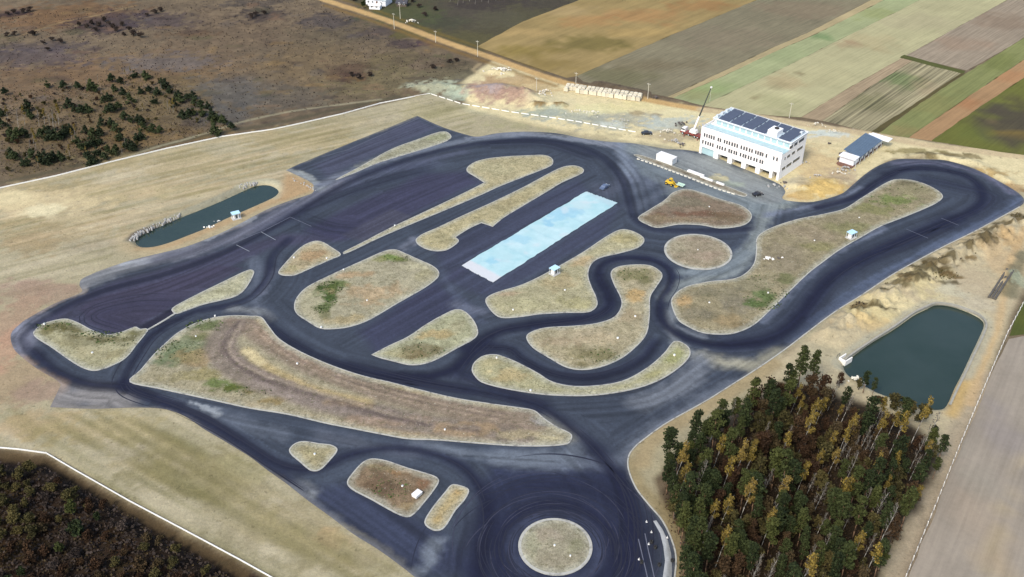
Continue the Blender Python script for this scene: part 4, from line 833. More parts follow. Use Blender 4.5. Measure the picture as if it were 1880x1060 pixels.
def proto_birch(rng, mat, per, h0=12.5, lean=.15):
    h = h0 * rng.uniform(.85, 1.15); specs = []; limbs = []
    for k in range(9):
        f = rng.uniform(0, 1); z = h * (.56 + .42 * f); an = rng.uniform(0, 6.28); q = (1.15 - .8 * f) * rng.uniform(.2, .9)
        specs.append((q * math.cos(an) + lean * z, q * math.sin(an), z, rng.uniform(.6, .9), rng.uniform(.8, 1.15))); limbs.append((z - 1.1, q + .2, an, 1.4, .05))
    c, s = clumps(rng, specs, int(per * 1.7), .34, .25); return trunk_mesh("trunk", h, .11, rng, M_BARKB, limbs, lean), leaf_mesh("crown", c, s, rng, mat)
def proto_bare(rng):
    h = rng.uniform(9, 12.5); lean = .15; mb_l = []; specs = []
    for k in range(22):
        z = h * rng.uniform(.35, .98); an = rng.uniform(0, 6.28); L = rng.uniform(.6, 1.6) * (1.25 - z / h); mb_l.append((z, L, an, rng.uniform(.8, 1.9), .03)); specs.append((L * .8 * math.cos(an) + lean * z, L * .8 * math.sin(an), z + 1, .5, .7))
    c, s = clumps(rng, specs, 7, .32, .1); return trunk_mesh("trunk", h, .10, rng, M_BARKB, mb_l, lean), leaf_mesh("crown", c, s, rng, M_TWIG, 0, .35)
def proto_round(rng, mat, h0, w, per=60, leaf=.40, nclump=13):
    h = h0 * rng.uniform(.85, 1.15); specs = []; limbs = []
    for k in range(nclump):
        an = rng.uniform(0, 6.28); f = rng.uniform(0, 1); z = h * (.3 + .62 * f); q = w * (1 - (2 * f - .8) ** 2 * .5) * rng.uniform(.1, .75)
        specs.append((q * math.cos(an), q * math.sin(an), z, w * rng.uniform(.28, .5), h * rng.uniform(.09, .16))); limbs.append((z * .6, q, an, z * .35, .05))
    c, s = clumps(rng, specs, per, leaf, .3); return trunk_mesh("trunk", h * .85, .12 + h * .006, rng, M_BARKD, limbs), leaf_mesh("crown", c, s, rng, mat)

KINDS = dict(pine=("pine_tree", "pine", proto_pine, 4), spruce=("young_pine", "young pine", proto_spruce, 4),
    yellow=("yellow_birch", "birch", lambda r: proto_birch(r, M_YELLOW, 30), 4), bare=("bare_birch", "bare birch", proto_bare, 3),
    rust=("rust_oak", "oak", lambda r: proto_round(r, M_RUST, 8.5, 2.4), 4), olive=("olive_tree_crown", "broadleaf tree", lambda r: proto_round(r, M_OLIVE, 8.0, 2.3, 50, .40), 3),
    shrub_y=("yellow_shrub", "shrub", lambda r: proto_round(r, M_OLIVE, 3.6, 2.0, 60, .34), 3), shrub_b=("brown_shrub", "shrub", lambda r: proto_round(r, M_RUST, 3.0, 1.9, 60, .34), 3),
    shrub_g=("green_shrub", "shrub", lambda r: proto_round(r, M_PINE, 4.2, 1.9, 60, .36), 2), bush=("bare_bush", "bush", lambda r: proto_round(r, M_BUSHD, 2.0, 1.7, 44, .3), 3))
KINDS['olive'] = ("broadleaf_tree",) + KINDS['olive'][1:]
MESHES = {}
for kk, (nm, ct, fn, cnt) in KINDS.items():
    MESHES[kk] = [fn(np.random.default_rng(100 + 17 * len(MESHES) + q)) for q in range(cnt)]
def plant(kind, x, y, label, group, sc=1.0, z=0.0):
    nm, ct = KINDS[kind][:2]; tm, cm = random.choice(MESHES[kind])
    o = empty(nm, (x, y, z), 0 if kind in ('yellow', 'bare') else random.uniform(0, 6.28)); o.scale = (sc * random.uniform(.88, 1.12), sc * random.uniform(.88, 1.12), sc)
    tag(o, label, ct, group); link("trunk", tm, o); link("crown", cm, o); return o

def scatter(px, dmin, n, z=0):
    poly = PP(px); a = np.array(poly); got = []; tries = 0
    while len(got) < n and tries < 40000:
        tries += 1; x = random.uniform(a[:, 0].min(), a[:, 0].max()); y = random.uniform(a[:, 1].min(), a[:, 1].max())
        if not inside(np.array([x]), np.array([y]), poly)[0]: continue
        if all((x - p) ** 2 + (y - q) ** 2 > dmin * dmin for p, q in got): got.append((x, y))
    return got
def pix(x, y, z=0.0):
    dd = y * cp - (z - CAMH) * sp; return 940 + FPX * x / dd, 530 - FPX * (y * sp + (z - CAMH) * cp) / dd

WOOD = [(1228,965),(1216,910),(1224,868),(1290,818),(1345,780),(1400,745),(1440,722),(1500,730),(1550,755),(1610,782),(1670,812),(1708,842),(1704,880),(1664,955),(1632,1015),(1595,1090),(1570,1150),(1258,1150),(1246,1080),(1248,1010)]
AREA = [("beside the pond", 1600, 760), ("along the track verge", 1330, 800), ("beside the grey field", 1670, 930), ("at the roundabout end", 1260, 980), ("in the middle", 1480, 860), ("nearest the camera", 1450, 1060)]
DESC = dict(pine=["dark green pine", "pines"], yellow=["yellow leaved birch with a white trunk", "yellow birches"], bare=["bare pale birch with thin twigs", "bare birches"], rust=["rust brown oak", "rust brown oaks"], olive=["olive green broadleaf tree", "olive trees"], spruce=["small green young pine", "young pines"])
for (x, y) in scatter(WOOD, 2.3, 345):
    u, v = pix(x, y)
    q = random.random()
    gr = math.exp(-((u - 1250) / 70) ** 2) + .55 * math.exp(-(((u - 1500) / 160) ** 2 + ((v - 990) / 80) ** 2)) + .5 * math.exp(-(((u - 1360) / 60) ** 2 + ((v - 800) / 40) ** 2))
    birch = math.exp(-(((u - 1560) / 160) ** 2 + ((v - 860) / 110) ** 2))
    if q < .10 + .70 * gr: kd = 'pine'
    elif q < .10 + .70 * gr + .18 + .26 * birch: kd = random.choice(['yellow', 'yellow', 'bare', 'bare'])
    elif q < .80: kd = 'rust'
    else: kd = 'olive'
    ar = min(AREA, key=lambda a: (u - a[1]) ** 2 + (1.4 * (v - a[2])) ** 2)[0]
    plant(kd, x, y, f"{DESC[kd][0]} in the wood {ar}", f"{DESC[kd][1]} in the wood {ar}", random.uniform(.68, 1.15) * (.82 if v < 790 and u > 1520 else 1))
for (u, v, kd, sc, lb) in [(1226,884,'pine',.8,"dark pine at the leftmost tip of the wood, by the bend of the kerb"),(1223,908,'pine',.9,"dark pine just below the leftmost tip of the wood"),(1242,872,'pine',.85,"dark pine just above the leftmost tip of the wood"),(1264,852,'pine',.8,"dark pine on the upper left rim of the wood, near the tip"),(1288,836,'pine',.85,"dark pine halfway along the upper left rim of the wood"),(1312,820,'pine',.9,"dark pine on the upper left rim of the wood, toward the track"),(1230,934,'pine',.85,"dark pine on the left rim of the wood facing the roundabout"),(1236,952,'pine',.8,"dark pine on the left rim of the wood beside the apron head"),(1462,722,'pine',1.15,"tallest dark pine standing at the track end of the wood"),(1486,718,'pine',1.0,"slim dark pine next to the tallest pine by the track"),(1440,735,'pine',1.0,"dark pine left of the tallest pine by the track"),(1380,758,'pine',.85,"low dark pine at the bend of the sandy verge"),
        (1584,722,'pine',.62,"dark pine overhanging the lower left edge of the big pond"),(1600,730,'pine',.5,"smaller dark pine right of the pine overhanging the big pond"),(1576,716,'olive',.6,"small olive tree at the left tip of the big pond"),(1540,712,'rust',.6,"small brown oak on sand near the pond inlet"),
        (1706,822,'pine',.62,"upright dark pine at the pond corner of the wood"),(1720,855,'pine',.75,"lone dark pine at the right edge beside the grey field"),(1712,880,'pine',.6,"short dark pine below the lone pine at the field edge"),(1640,752,'shrub_y',1.3,"yellow shrub on the sandy bank under the pond"),(1668,762,'shrub_y',1.2,"pale yellow shrub at the bottom edge of the pond"),(1690,775,'shrub_y',1.4,"tan shrub at the lower right pond bank"),(1660,748,'shrub_g',.8,"green shrub touching the bottom edge of the pond"),(1612,742,'shrub_b',1.0,"brown shrub between the wood and the pond")]:
    plant(kd, *P(u, v), lb, None, sc)
# undergrowth of the wood
def cards(name, px, n, mat, size, zmax, label=None):
    pts = scatter_fast(px, n); rng = np.random.default_rng(5 + n); z = rng.uniform(.05, 1, len(pts)) ** 1.6 * zmax
    c = np.column_stack([pts, z]); me = leaf_mesh(name, c, rng.uniform(size * .5, size * 1.4, len(pts)), rng, mat)
    return tag(link(name, me), label, None, None, "stuff")
def scatter_fast(px, n):
    poly = PP(px); a = np.array(poly); rng = np.random.default_rng(n); o = np.zeros((0, 2))
    while len(o) < n:
        q = np.column_stack([rng.uniform(a[:, 0].min(), a[:, 0].max(), n), rng.uniform(a[:, 1].min(), a[:, 1].max(), n)]); o = np.concatenate([o, q[inside(q[:, 0], q[:, 1], poly)]])
    return o[:n]
cards("undergrowth", WOOD, 9000, M_RUST, .4, 2.2)
cards("undergrowth", WOOD, 2500, M_BUSHD, .4, 2.0)

# young pines and birches on the heath, west of the boundary
NW = [(10,172,'s'),(88,158,'s'),(118,160,'s'),(144,162,'s'),(170,165,'p'),(206,148,'s'),(222,150,'s'),(248,140,'s'),(268,142,'s'),(210,164,'s'),(226,170,'s'),(258,168,'s'),(275,168,'s'),(290,172,'s'),(305,160,'p'),(312,168,'s'),(325,182,'s'),(332,185,'s'),(345,182,'s'),(358,188,'s'),(370,195,'s'),(382,196,'s'),(355,178,'s'),(284,188,'s'),
 (240,185,'s'),(192,184,'s'),(200,182,'s'),(52,200,'p'),(56,214,'s'),(128,195,'p'),(138,203,'s'),(150,205,'s'),(162,203,'s'),(198,203,'s'),(205,203,'s'),(218,199,'s'),(336,213,'s'),(348,211,'s'),(355,208,'s'),(390,215,'p'),(400,220,'s'),(410,226,'s'),(394,222,'s'),(230,216,'s'),(240,222,'s'),(262,226,'s'),(255,220,'s'),(264,235,'s'),(188,228,'s'),(205,228,'s'),
 (22,248,'p'),(35,252,'p'),(46,248,'p'),(28,258,'s'),(84,242,'s'),(94,252,'p'),(106,255,'p'),(116,250,'s'),(120,246,'s'),(158,240,'s'),(172,248,'s'),(184,245,'s'),(213,238,'s'),(222,254,'s'),(252,256,'s'),(260,253,'s'),(282,240,'s'),(295,241,'s'),(166,268,'p'),(176,262,'s'),(184,262,'s'),(235,270,'s'),(245,272,'s'),(240,266,'s'),(28,290,'s'),(22,284,'s'),(44,302,'s'),(52,300,'s'),(86,298,'p'),(96,296,'s'),(100,290,'s'),(112,291,'s'),(60,288,'s'),(75,292,'s'),(168,298,'p'),(160,290,'s'),(180,284,'s'),(200,280,'s'),(192,290,'s'),(214,278,'s'),(396,246,'p'),(426,236,'s'),(5,210,'s'),(4,230,'s'),(76,248,'s'),(142,260,'s'),(150,272,'s'),(130,238,'s'),(298,152,'s'),(320,192,'s'),(372,210,'s'),(330,178,'s')]
for (u, v, k) in NW:
    lab = ("dark young pine on the heath by the upper left birches" if u < 140 and v < 225 else "dark young pine on the heath close to the white boundary" if v > 262 else "dark young pine at the left end of the heath grove" if u < 140 else "dark young pine at the right end of the heath grove" if u > 300 else "dark young pine at the far edge of the heath grove" if v < 190 else "dark young pine in the middle of the heath grove")
    plant('spruce', *P(u, v + 4), lab, lab.replace("dark young pine", "young pines"), (1.6 if k == 'p' else 1.2) * random.uniform(.8, 1.12))
for (u, v, kd, sc) in [(34,232,'bare',.75),(46,228,'yellow',.7),(82,226,'yellow',.65),(98,232,'bare',.8),(108,228,'yellow',.75),(92,236,'bare',.7),(72,230,'bare',.6),(104,238,'yellow',.6),(138,252,'yellow',.5),(132,258,'yellow',.45),(62,262,'yellow',.55),(66,272,'yellow',.5),(56,276,'bare',.5),(128,286,'yellow',.5),(124,292,'yellow',.35),(158,286,'yellow',.35),(224,280,'yellow',.4),(230,272,'bare',.4),(318,205,'yellow',.5),(312,205,'yellow',.45),(308,200,'bare',.45),(296,170,'bare',.5),(230,142,'yellow',.35),(240,138,'yellow',.35),(160,160,'bare',.5),(180,152,'bare',.4),(262,202,'yellow',.3),(52,300,'bare',.4),(70,304,'yellow',.35),(14,218,'yellow',.5)]:
    lab = ("yellow" if kd == 'yellow' else "bare pale") + (" birch among the pines at the left end of the heath" if u < 140 else " birch among the pines of the heath grove")
    plant(kd, *P(u, v + 3), lab, ("yellow birches" if kd == 'yellow' else "bare birches") + (" at the left end of the heath" if u < 140 else " of the heath grove"), sc)
for (u, v) in [(192,40),(200,46),(208,52),(182,50),(215,58),(225,48),(238,58),(170,46),(160,52),(146,48),(246,66),(258,70),(176,58),(228,66),(296,22),(284,26),(270,30),(470,30),(485,26),(462,34),(26,26),(44,24),(14,28),(56,22),(680,140),(646,140),(660,146),(795,126),(826,116),(838,113),(96,76),(80,82),(112,80),(88,94),(14,68),(28,66),(60,66)]:
    lab = "dark bare bush in the thicket far left on the heath" if 140 < u < 300 else "dark bare bush scattered on the open heath"
    plant('bush', *P(u, v), lab, lab.replace("bush", "bushes"), random.uniform(.9, 1.5))
HEATH = [(-40,30),(560,-10),(700,60),(880,125),(750,170),(500,215),(217,290),(0,325),(-60,330)]
cards("heath_scrub", HEATH, 7000, M_BUSHD, .45, .5)
cards("heath_scrub", [(0,170),(130,160),(280,130),(390,190),(430,240),(300,262),(180,300),(0,330)], 2600, M_OLIVE, .45, .6)
cards("heath_scrub", [(0,170),(130,160),(280,130),(390,190),(430,240),(300,262),(180,300),(0,330)], 1500, M_BUSHD, .45, .7)

for (x, y) in scatter([(0,180),(60,175),(180,150),(270,138),(340,170),(400,225),(300,255),(200,285),(80,305),(0,320)], 3.0, 120):
    kd = random.choice(['shrub_b', 'shrub_y', 'bush', 'shrub_y']); ds = dict(shrub_b="low rust brown shrub", shrub_y="low olive shrub", bush="low dark bare bush")[kd]
    wh = "at the left end of the heath grove" if pix(x, y)[0] < 140 else "between the young pines of the heath grove"
    plant(kd, x, y, f"{ds} {wh}", f"{ds}s {wh}".replace("bushs", "bushes"), random.uniform(.35, .7))
# thicket at bottom left
THK = [(-20,868),(60,866),(120,892),(230,955),(330,1018),(410,1075),(380,1130),(-20,1130)]
for i_, (x, y) in enumerate(scatter(THK, 2.4, 96)):
    u, v = pix(x, y); q = random.random()
    kd = 'shrub_y' if (u < 75 and v < 1000) or q < .22 else 'shrub_g' if q < .32 else 'shrub_b' if q < .74 else 'bush'
    ds = dict(shrub_y="yellow olive shrub", shrub_b="brown autumn shrub", shrub_g="dark green shrub", bush="dark bare bush")[kd]
    wh = "beside the ditch" if v < 872 + max(0, (u - 60)) * .62 + 40 else "at the left edge" if u < 110 else "away from the ditch"
    plant(kd, x, y, f"{ds} in the dark thicket {wh}", f"{ds}s in the thicket {wh}", random.uniform(.6, 1.15))
plant('shrub_g', *P(145, 985), "round black green bush, largest in the bottom left thicket", None, 1.3)
plant('shrub_y', *P(162, 936), "bright yellow small shrub beside the ditch in the thicket", None, .55)
cards("undergrowth", [(-40,850),(80,858),(240,950),(440,1070),(420,1140),(-40,1140)], 5200, M_BUSHD, .6, 1.0)
cards("undergrowth", [(-40,850),(80,858),(240,950),(440,1070),(420,1140),(-40,1140)], 1800, M_RUST, .4, .9)
# scrub on the sand bank
for (u, v, ru, rv, n) in [(1700,500,34,10,150),(1725,488,22,9,90),(1662,520,9,14,60),(1775,464,28,9,120),(1806,446,26,10,150),(1830,428,22,9,120),(1866,402,14,8,90),(1692,516,26,8,110),(1735,510,26,6,60),(1580,566,18,7,80),(1640,528,20,6,60),(1745,478,24,8,80)]:
    cards("bank_scrub", [(u + ru * math.cos(a), v + rv * math.sin(a)) for a in np.linspace(0, 6.28, 14)[:-1]], n, M_BUSHD if n % 3 else M_OLIVE, .5, 1.3)
M_WEED = leaf_mat("green_weeds", [(.045,.075,.022), (.100,.135,.050), (.07,.10,.03)])
# sparse green weeds on the islands
for (u, v, ru, rv, n) in [(606,530,26,12,420),(605,552,16,12,300),(592,570,16,8,200),(1660,350,40,12,90),(1395,520,30,14,80),(728,478,26,9,90),(380,600,40,14,140),(330,650,46,24,220),(455,720,46,9,120),(100,600,40,8,90),(170,615,60,7,140),(210,628,40,10,100),(1395,558,40,14,130),(1420,540,30,12,90),(1630,374,50,14,130),(1160,505,34,12,100),(1100,655,40,12,110),(775,645,44,14,110),(720,898,40,18,150)]:
    cards("island_weeds", [(u + ru * math.cos(a), v + rv * math.sin(a)) for a in np.linspace(0, 6.28, 14)[:-1]], int(n * 1.3), M_WEED, .5, .5)

# ------------------------------------------------------------------ main building
M_WALL = flat_mat("white_render", (.84,.82,.79), .85, .06, .5, stain=((.66,.64,.60), .35, .62))
M_TRIM = flat_mat("white_trim", (.80,.80,.79), .6, .05, 1)
M_FRAME = flat_mat("brown_window_frame", (.20,.13,.10), .6, .1, 2)
M_GLASS = flat_mat("window_glass", (.06,.075,.085), .12, .2, .6, spec=.6)
M_PALEGL = flat_mat("pale_terrace_glass", (.36,.50,.52), .2, .15, .4, spec=.5)
M_PV = flat_mat("solar_panel", (.062,.074,.105), .35, .3, .8, spec=.6)
M_ROOF = flat_mat("grey_blue_roof_sheet", (.42,.50,.54), .6, .15, .3)
M_STEEL = flat_mat("galvanised_steel", (.50,.54,.56), .5, .1, 1)
M_DARK = flat_mat("dark_opening", (.035,.032,.030), .9, .2, 1)
M_CONC = flat_mat("raw_concrete", (.42,.41,.38), .9, .18, .6)
A_ = Vector(P(1283, 281)); B_ = Vector(P(1428, 332)); BL = (B_ - A_).length; BRZ = math.atan2(*(B_ - A_).yx); BD = 18.8
bld = tag(empty("driver_centre_building", (A_.x, A_.y, 0), BRZ), "long white three storey building with solar panels on its set back top floor", "building")
T = .35; H1 = 10.6; H2 = 13.1; SB = 6.6
BAYS = [(1.0, 6.6), (8.6, 13.0), (14.9, 19.2), (21.1, 25.4), (27.2, 31.4), (32.6, BL - .9)]   # ground floor openings between piers
w_ = MB()
w_.box(0, BL, 3.2, BD, 0, H1 - .02)                        # body behind the arcade
w_.box(0, BL, 0, 3.18, 3.15, H1)                           # upper floors over the arcade
px0 = 0
for (a, b) in BAYS: w_.box(px0, a, .02, 3.1, 0, 3.14); px0 = b
w_.box(px0, BL, .02, 3.1, 0, 3.14)
w_.box(0, BL, 0, .3, H1, H1 + .9); w_.box(0, .3, .31, BD, H1, H1 + .9)      # parapets
wall = w_.build("wall", M_WALL, bld)
st = MB(); st.box(1.6, BL, SB, BD - .01, H1 + .02, H2); st.build("top_storey", M_WALL, bld)
rf = MB(); rf.box(1.2, BL + .25, SB - .7, BD + .2, H2 + .01, H2 + .35)
roof = rf.build("roof", M_ROOF, bld)
tr = MB(); tr.box(.32, BL - .02, .32, SB - .72, H1 + .01, H1 + .06); tr.build("terrace_floor", M_PALEGL, bld)
# top storey glazing behind the terrace
for k in range(12):
    x0 = 2.4 + k * 2.72
    fm = MB(); fm.box(x0, x0 + 2.45, SB - .06, SB + .02, H1 + .25, H2 - .35); f = fm.build("terrace_window", M_TRIM, bld)
    g = MB(); g.box(x0 + .12, x0 + 2.33, SB - .09, SB - .05, H1 + .37, H2 - .47); g.build("pane", M_PALEGL, f)
rl = MB()
for k in range(19): rl.tube((.15 + k * (BL - .3) / 18, .15, H1 + .9), (.15 + k * (BL - .3) / 18, .15, H1 + 1.7), .04, n=5)
rl.box(.1, BL - .1, .11, .19, H1 + 1.66, H1 + 1.74); rl.box(.1, BL - .1, .13, .17, H1 + 1.25, H1 + 1.30); rl.build("railing", M_STEEL, bld)
cb = MB(); cb.box(1.15, BL + .3, SB - .78, SB - .5, H2 + .37, H2 + .6); cb.box(1.15, BL + .3, BD - .0, BD + .25, H2 + .37, H2 + .6); cb.box(BL + .05, BL + .3, SB - .48, BD - .02, H2 + .37, H2 + .6); cb.box(1.15, 1.4, SB - .48, BD - .02, H2 + .37, H2 + .6)
cb.build("roof_edge", M_TRIM, bld)
# solar arrays: six bays with gaps, tilted rows
pvm = MB()
for bay in range(6):
    if bay == 4: rows = (2, 3)
    else: rows = (0, 1, 2, 3)
    for r_ in rows:
        x0 = 3.2 + bay * 5.3; y0 = SB + .1 + r_ * 2.95; w2 = 4.75; dpt = 2.6
        pvm = MB(); z0 = H2 + .45; z1 = H2 + .95
        pvm.add([(x0, y0, z0), (x0 + w2, y0, z0), (x0 + w2, y0 + dpt, z1), (x0, y0 + dpt, z1), (x0, y0, z0 - .06), (x0 + w2, y0, z0 - .06), (x0 + w2, y0 + dpt, z1 - .06), (x0, y0 + dpt, z1 - .06)],
                [(0, 1, 2, 3), (7, 6, 5, 4), (0, 4, 5, 1), (1, 5, 6, 2), (2, 6, 7, 3), (3, 7, 4, 0)])
        pvo = pvm.build("solar_panel", M_PV, roof)
sh = MB(); sh.box(24.6, 28.6, SB + .5, SB + 5.2, H2 + .37, H2 + 2.3); sh.build("stair_hood", M_TRIM, roof)
fan = MB(); fan.tube((26.8, SB + 3.4, H2 + 2.31), (26.8, SB + 3.4, H2 + 2.7), .9, n=12)
for k in range(2):
    c_, s_ = math.cos(k * 1.57 + .5), math.sin(k * 1.57 + .5); fan.tube((26.8 - .8 * c_, SB + 3.4 - .8 * s_, H2 + 2.75), (26.8 + .8 * c_, SB + 3.4 + .8 * s_, H2 + 2.75), .12, n=5)
fan.build("roof_fan", M_DARK, roof)
for k, x0 in enumerate((7.0, 13.8, 20.2, 26.2, 32.0)):
    q = MB(); q.tube((x0, -.1, 0.3), (x0, -.1, H1), .07, n=6); q.box(x0 - .14, x0 + .14, -.2, -.01, H1 - .3, H1 - .05); q.build("downpipe", M_STEEL, bld)
for k, (x0, y0) in enumerate(((1.9, SB + 1.5), (1.9, SB + 5.0), (1.9, SB + 8.5), (34.2, SB + 9.5))):
    q = MB(); q.box(x0 - .5, x0 + .5, y0 - .7, y0 + .7, H2 + .37, H2 + 1.2); q.tube((x0, y0, H2 + 1.21), (x0, y0, H2 + 1.35), .35, n=10); q.build("roof_unit", M_STEEL, roof)
# clutter at the back of the roof
ms = MB()
for k in range(14):
    x0 = 2 + k * 2.4; ms.tube((x0, BD - .6, H2 + .37), (x0, BD - .6, H2 + 1.2), .05, n=5)
ms.box(1.6, BL - .5, BD - .65, BD - .58, H2 + 1.15, H2 + 1.22); ms.build("roof_railing", M_STEEL, roof)
# windows of the two upper floors
def win(x0, z0, ww, hh, mat=M_FRAME, y=0.0):
    fm = MB(); fm.box(x0, x0 + ww, y - .05, y + .05, z0, z0 + hh); f = fm.build("window", mat, bld)
    g = MB(); g.box(x0 + .1, x0 + ww - .1, y - .075, y - .045, z0 + .1, z0 + hh - .1); g.build("pane", M_GLASS, f)
    s = MB(); s.box(x0 - .08, x0 + ww + .08, y - .16, y - .02, z0 - .12, z0 - .01); s.build("sill", M_TRIM, f)
ROW3 = [1.3,2.4,3.5,4.5,5.6,  7.6,8.6,  10.4,11.5,12.6,13.9,15.0,16.1,  17.9,19.1,20.3,21.5,22.6,  24.2,25.2,26.3,27.2,  28.8,  31.9,33.3]
ROW2 = [.9,2.2,3.3,4.4,5.5,  7.6,8.7,9.8,11.1,  12.9,14.0,15.2,16.2,  18.0,19.2,20.3,21.5,22.6,  24.0,25.1,26.6,27.6]
for x0 in ROW3: win(x0, 7.6, .72, 1.6)
for x0 in ROW2: win(x0, 4.5, .72, 1.6)
# garage doors at the back of the arcade bays
for k, (a, b) in enumerate(BAYS):
    dm = MB(); dm.box(a + .02, b - .02, 3.08 if k not in (0,) else .6, 3.19 if k not in (0,) else .7, .02, 3.1); dm.build("garage_door", M_PALEGL if k == 0 else M_DARK if k == 5 else M_GLASS, bld)
    if 0 < k < 5:
        hd = MB(); hd.box(a + .02, b - .02, .3, .45, 2.3, 3.13); hd.build("door_header", M_TRIM, bld)
# right end wall: ribbon windows
def ewin(y0, y1, z0, z1):
    fm = MB(); fm.box(BL - .04, BL + .05, y0, y1, z0, z1); f = fm.build("ribbon_window", M_TRIM, bld)
    g = MB(); g.box(BL + .04, BL + .075, y0 + .1, y1 - .1, z0 + .1, z1 - .1); g.build("pane", M_GLASS, f)
for (a, b) in ((1.6, 4.4), (5.0, 9.2), (10.0, 15.6)): ewin(a, b, 3.3, 4.7)
for (a, b) in ((2.4, 3.4), (4.4, 6.8), (8.0, 10.6), (12.0, 16.6)): ewin(a, b, 7.6, 8.9)
for (a, b) in ((5.2, 8.0), (8.8, 11.4), (12.4, 16.6)): ewin(a, b, 11.0, 12.4)

# ------------------------------------------------------------------ blue roofed shed
a = Vector(P(1577, 288, 3.4)); b = Vector(P(1617, 257, 3.4)); SRZ = math.atan2(*(b - a).yx); SL = (b - a).length + 6.6; a = a - (b - a).normalized() * 3.2; print('shed', SL)
shed = tag(empty("site_shed", (a.x, a.y, 0), SRZ), "low shed with a bright blue roof and white ends beside the track bend", "shed")
M_BLUE = flat_mat("blue_roof_sheet", (.085,.125,.175), .55, .2, .6); M_SHEDW = flat_mat("white_sheet_wall", (.74,.75,.78), .6, .08, 1); M_BRICK = flat_mat("red_brown_brick", (.16,.085,.06), .9, .25, 1.2)
WD = 6.2
q = MB(); q.box(0, SL, .4, WD, .5, 3.3); q.build("wall", M_SHEDW, shed)
q = MB(); q.add([(3.2, -.7, 3.25), (SL - 3.4, -.7, 3.25), (SL - 3.4, WD + .4, 4.3), (3.2, WD + .4, 4.3), (3.2, -.7, 3.4), (SL - 3.4, -.7, 3.4), (SL - 3.4, WD + .4, 4.45), (3.2, WD + .4, 4.45)], [(3, 2, 1, 0), (4, 5, 6, 7), (0, 1, 5, 4), (1, 2, 6, 5), (2, 3, 7, 6), (3, 0, 4, 7)])
for k in range(16):
    x0 = 3.9 + k * 1.15; q.add([(x0, -.71, 3.41), (x0 + .1, -.71, 3.41), (x0 + .1, WD + .39, 4.46), (x0, WD + .39, 4.46), (x0, -.71, 3.49), (x0 + .1, -.71, 3.49), (x0 + .1, WD + .39, 4.54), (x0, WD + .39, 4.54)], [(4, 5, 6, 7), (0, 1, 5, 4), (1, 2, 6, 5), (3, 0, 4, 7)])
q.build("roof", M_BLUE, shed)
q = MB(); q.box(-1.0, 3.18, -.4, WD + .2, 3.31, 3.6); q.build("flat_roof", M_SHEDW, shed)
q = MB(); q.box(SL - 3.38, SL + .6, -3.2, WD - 1, 3.31, 3.6); q.build("flat_roof", M_SHEDW, shed)
q = MB(); q.box(-1.6, SL + .5, .1, WD + .3, 0, .49); q.box(-2.4, -1.61, .5, WD - .5, 0, 1.0); q.build("plinth", M_BRICK, shed)
for k in range(7):
    q = MB(); q.tube((.2 + k * 3.9, -.5, 0), (.2 + k * 3.9, -.5, 3.26), .1, n=6); q.build("post", M_STEEL, shed)
for k in range(4):
    q = MB(); q.box(5 + k * 4, 7 + k * 4, .3, .42, .55, 2.6); q.build("doorway", M_DARK, shed)

# ------------------------------------------------------------------ mobile crane
c0 = Vector(P(1269, 249)); crane = tag(empty("mobile_crane", (c0.x, c0.y, 0), R(-38)), "mobile crane with raised black boom beside the white building", "crane")
M_CW = flat_mat("white_machine_paint", (.72,.70,.67), .4, .12, 1); M_RED = flat_mat("dark_red_machine_paint", (.20,.05,.04), .5, .2, 1); M_BLK = flat_mat("black_boom_paint", (.03,.035,.03), .5, .2, 1); M_TYRE = flat_mat("black_tyre", (.022,.022,.022), .85, .2, 2)
q = MB(); q.box(-4.5, 4.5, -1.25, 1.25, .75, 1.35); q.box(-4.7, -4.4, -1.2, 1.2, .6, 1.2); q.build("chassis", M_RED, crane)
q = MB(); q.box(-4.4, -2.4, -1.2, 1.2, 1.36, 2.9, top=(.4, 0, .1, .1)); cabp = q.build("cab", M_CW, crane)
q = MB(); q.box(-4.3, -2.6, -1.235, 1.235, 2.0, 2.6, top=(.15, 0, 0, 0)); q.build("cab_glass", M_GLASS, cabp)
q = MB(); q.tube((.8, 0, 1.36), (.8, 0, 1.7), .9, n=14); q.box(-.6, 2.6, -1.1, 1.1, 1.71, 2.9, top=(.2, .4, .1, .1)); q.build("turntable", M_CW, crane)
for sx in (-3.4, -.6, 2.2, 3.6):
    for sy in (-1.15, 1.15):
        q = MB(); q.tube((sx, sy - .2, .55), (sx, sy + .2, .55), .55, n=14); wh = q.build("wheel", M_TYRE, crane)
        q = MB(); q.tube((sx, sy - .22, .55), (sx, sy + .22, .55), .27, n=10); q.build("rim", M_STEEL, wh)
for sx in (-2, 4.2):
    for sy in (-1, 1): q = MB(); q.box(sx - .15, sx + .15, sy * 1.25, sy * 2.6, .6, .8); q.tube((sx, sy * 2.5, 0), (sx, sy * 2.5, .6), .12, n=6); q.tube((sx, sy * 2.5, .01), (sx, sy * 2.5, .08), .35, n=8); q.build("outrigger", M_RED, crane)
inv = Matrix.Rotation(-crane.rotation_euler.z, 3, 'Z')
tip = inv @ (Vector((*P(1306, 161, 20.5), 20.5)) - Vector((c0.x, c0.y, 0))); foot = Vector((.8, 0, 2.6)); mid = foot.lerp(tip, .33); mid2 = foot.lerp(tip, .62)
q = MB(); q.tube(foot, mid, .48, .44, 4); bm_ = q.build("boom_base", M_CW, crane)
q = MB(); q.tube(mid, mid2, .36, .34, 4); q.tube(mid2, tip, .27, .22, 4); q.build("boom", M_BLK, crane)
q = MB(); q.box(tip.x - .3, tip.x + .3, tip.y - .3, tip.y + .3, tip.z - .2, tip.z + .35); q.tube(tip, tip - Vector((0, 0, 6)), .03, n=4); q.build("boom_head", M_CW, crane)

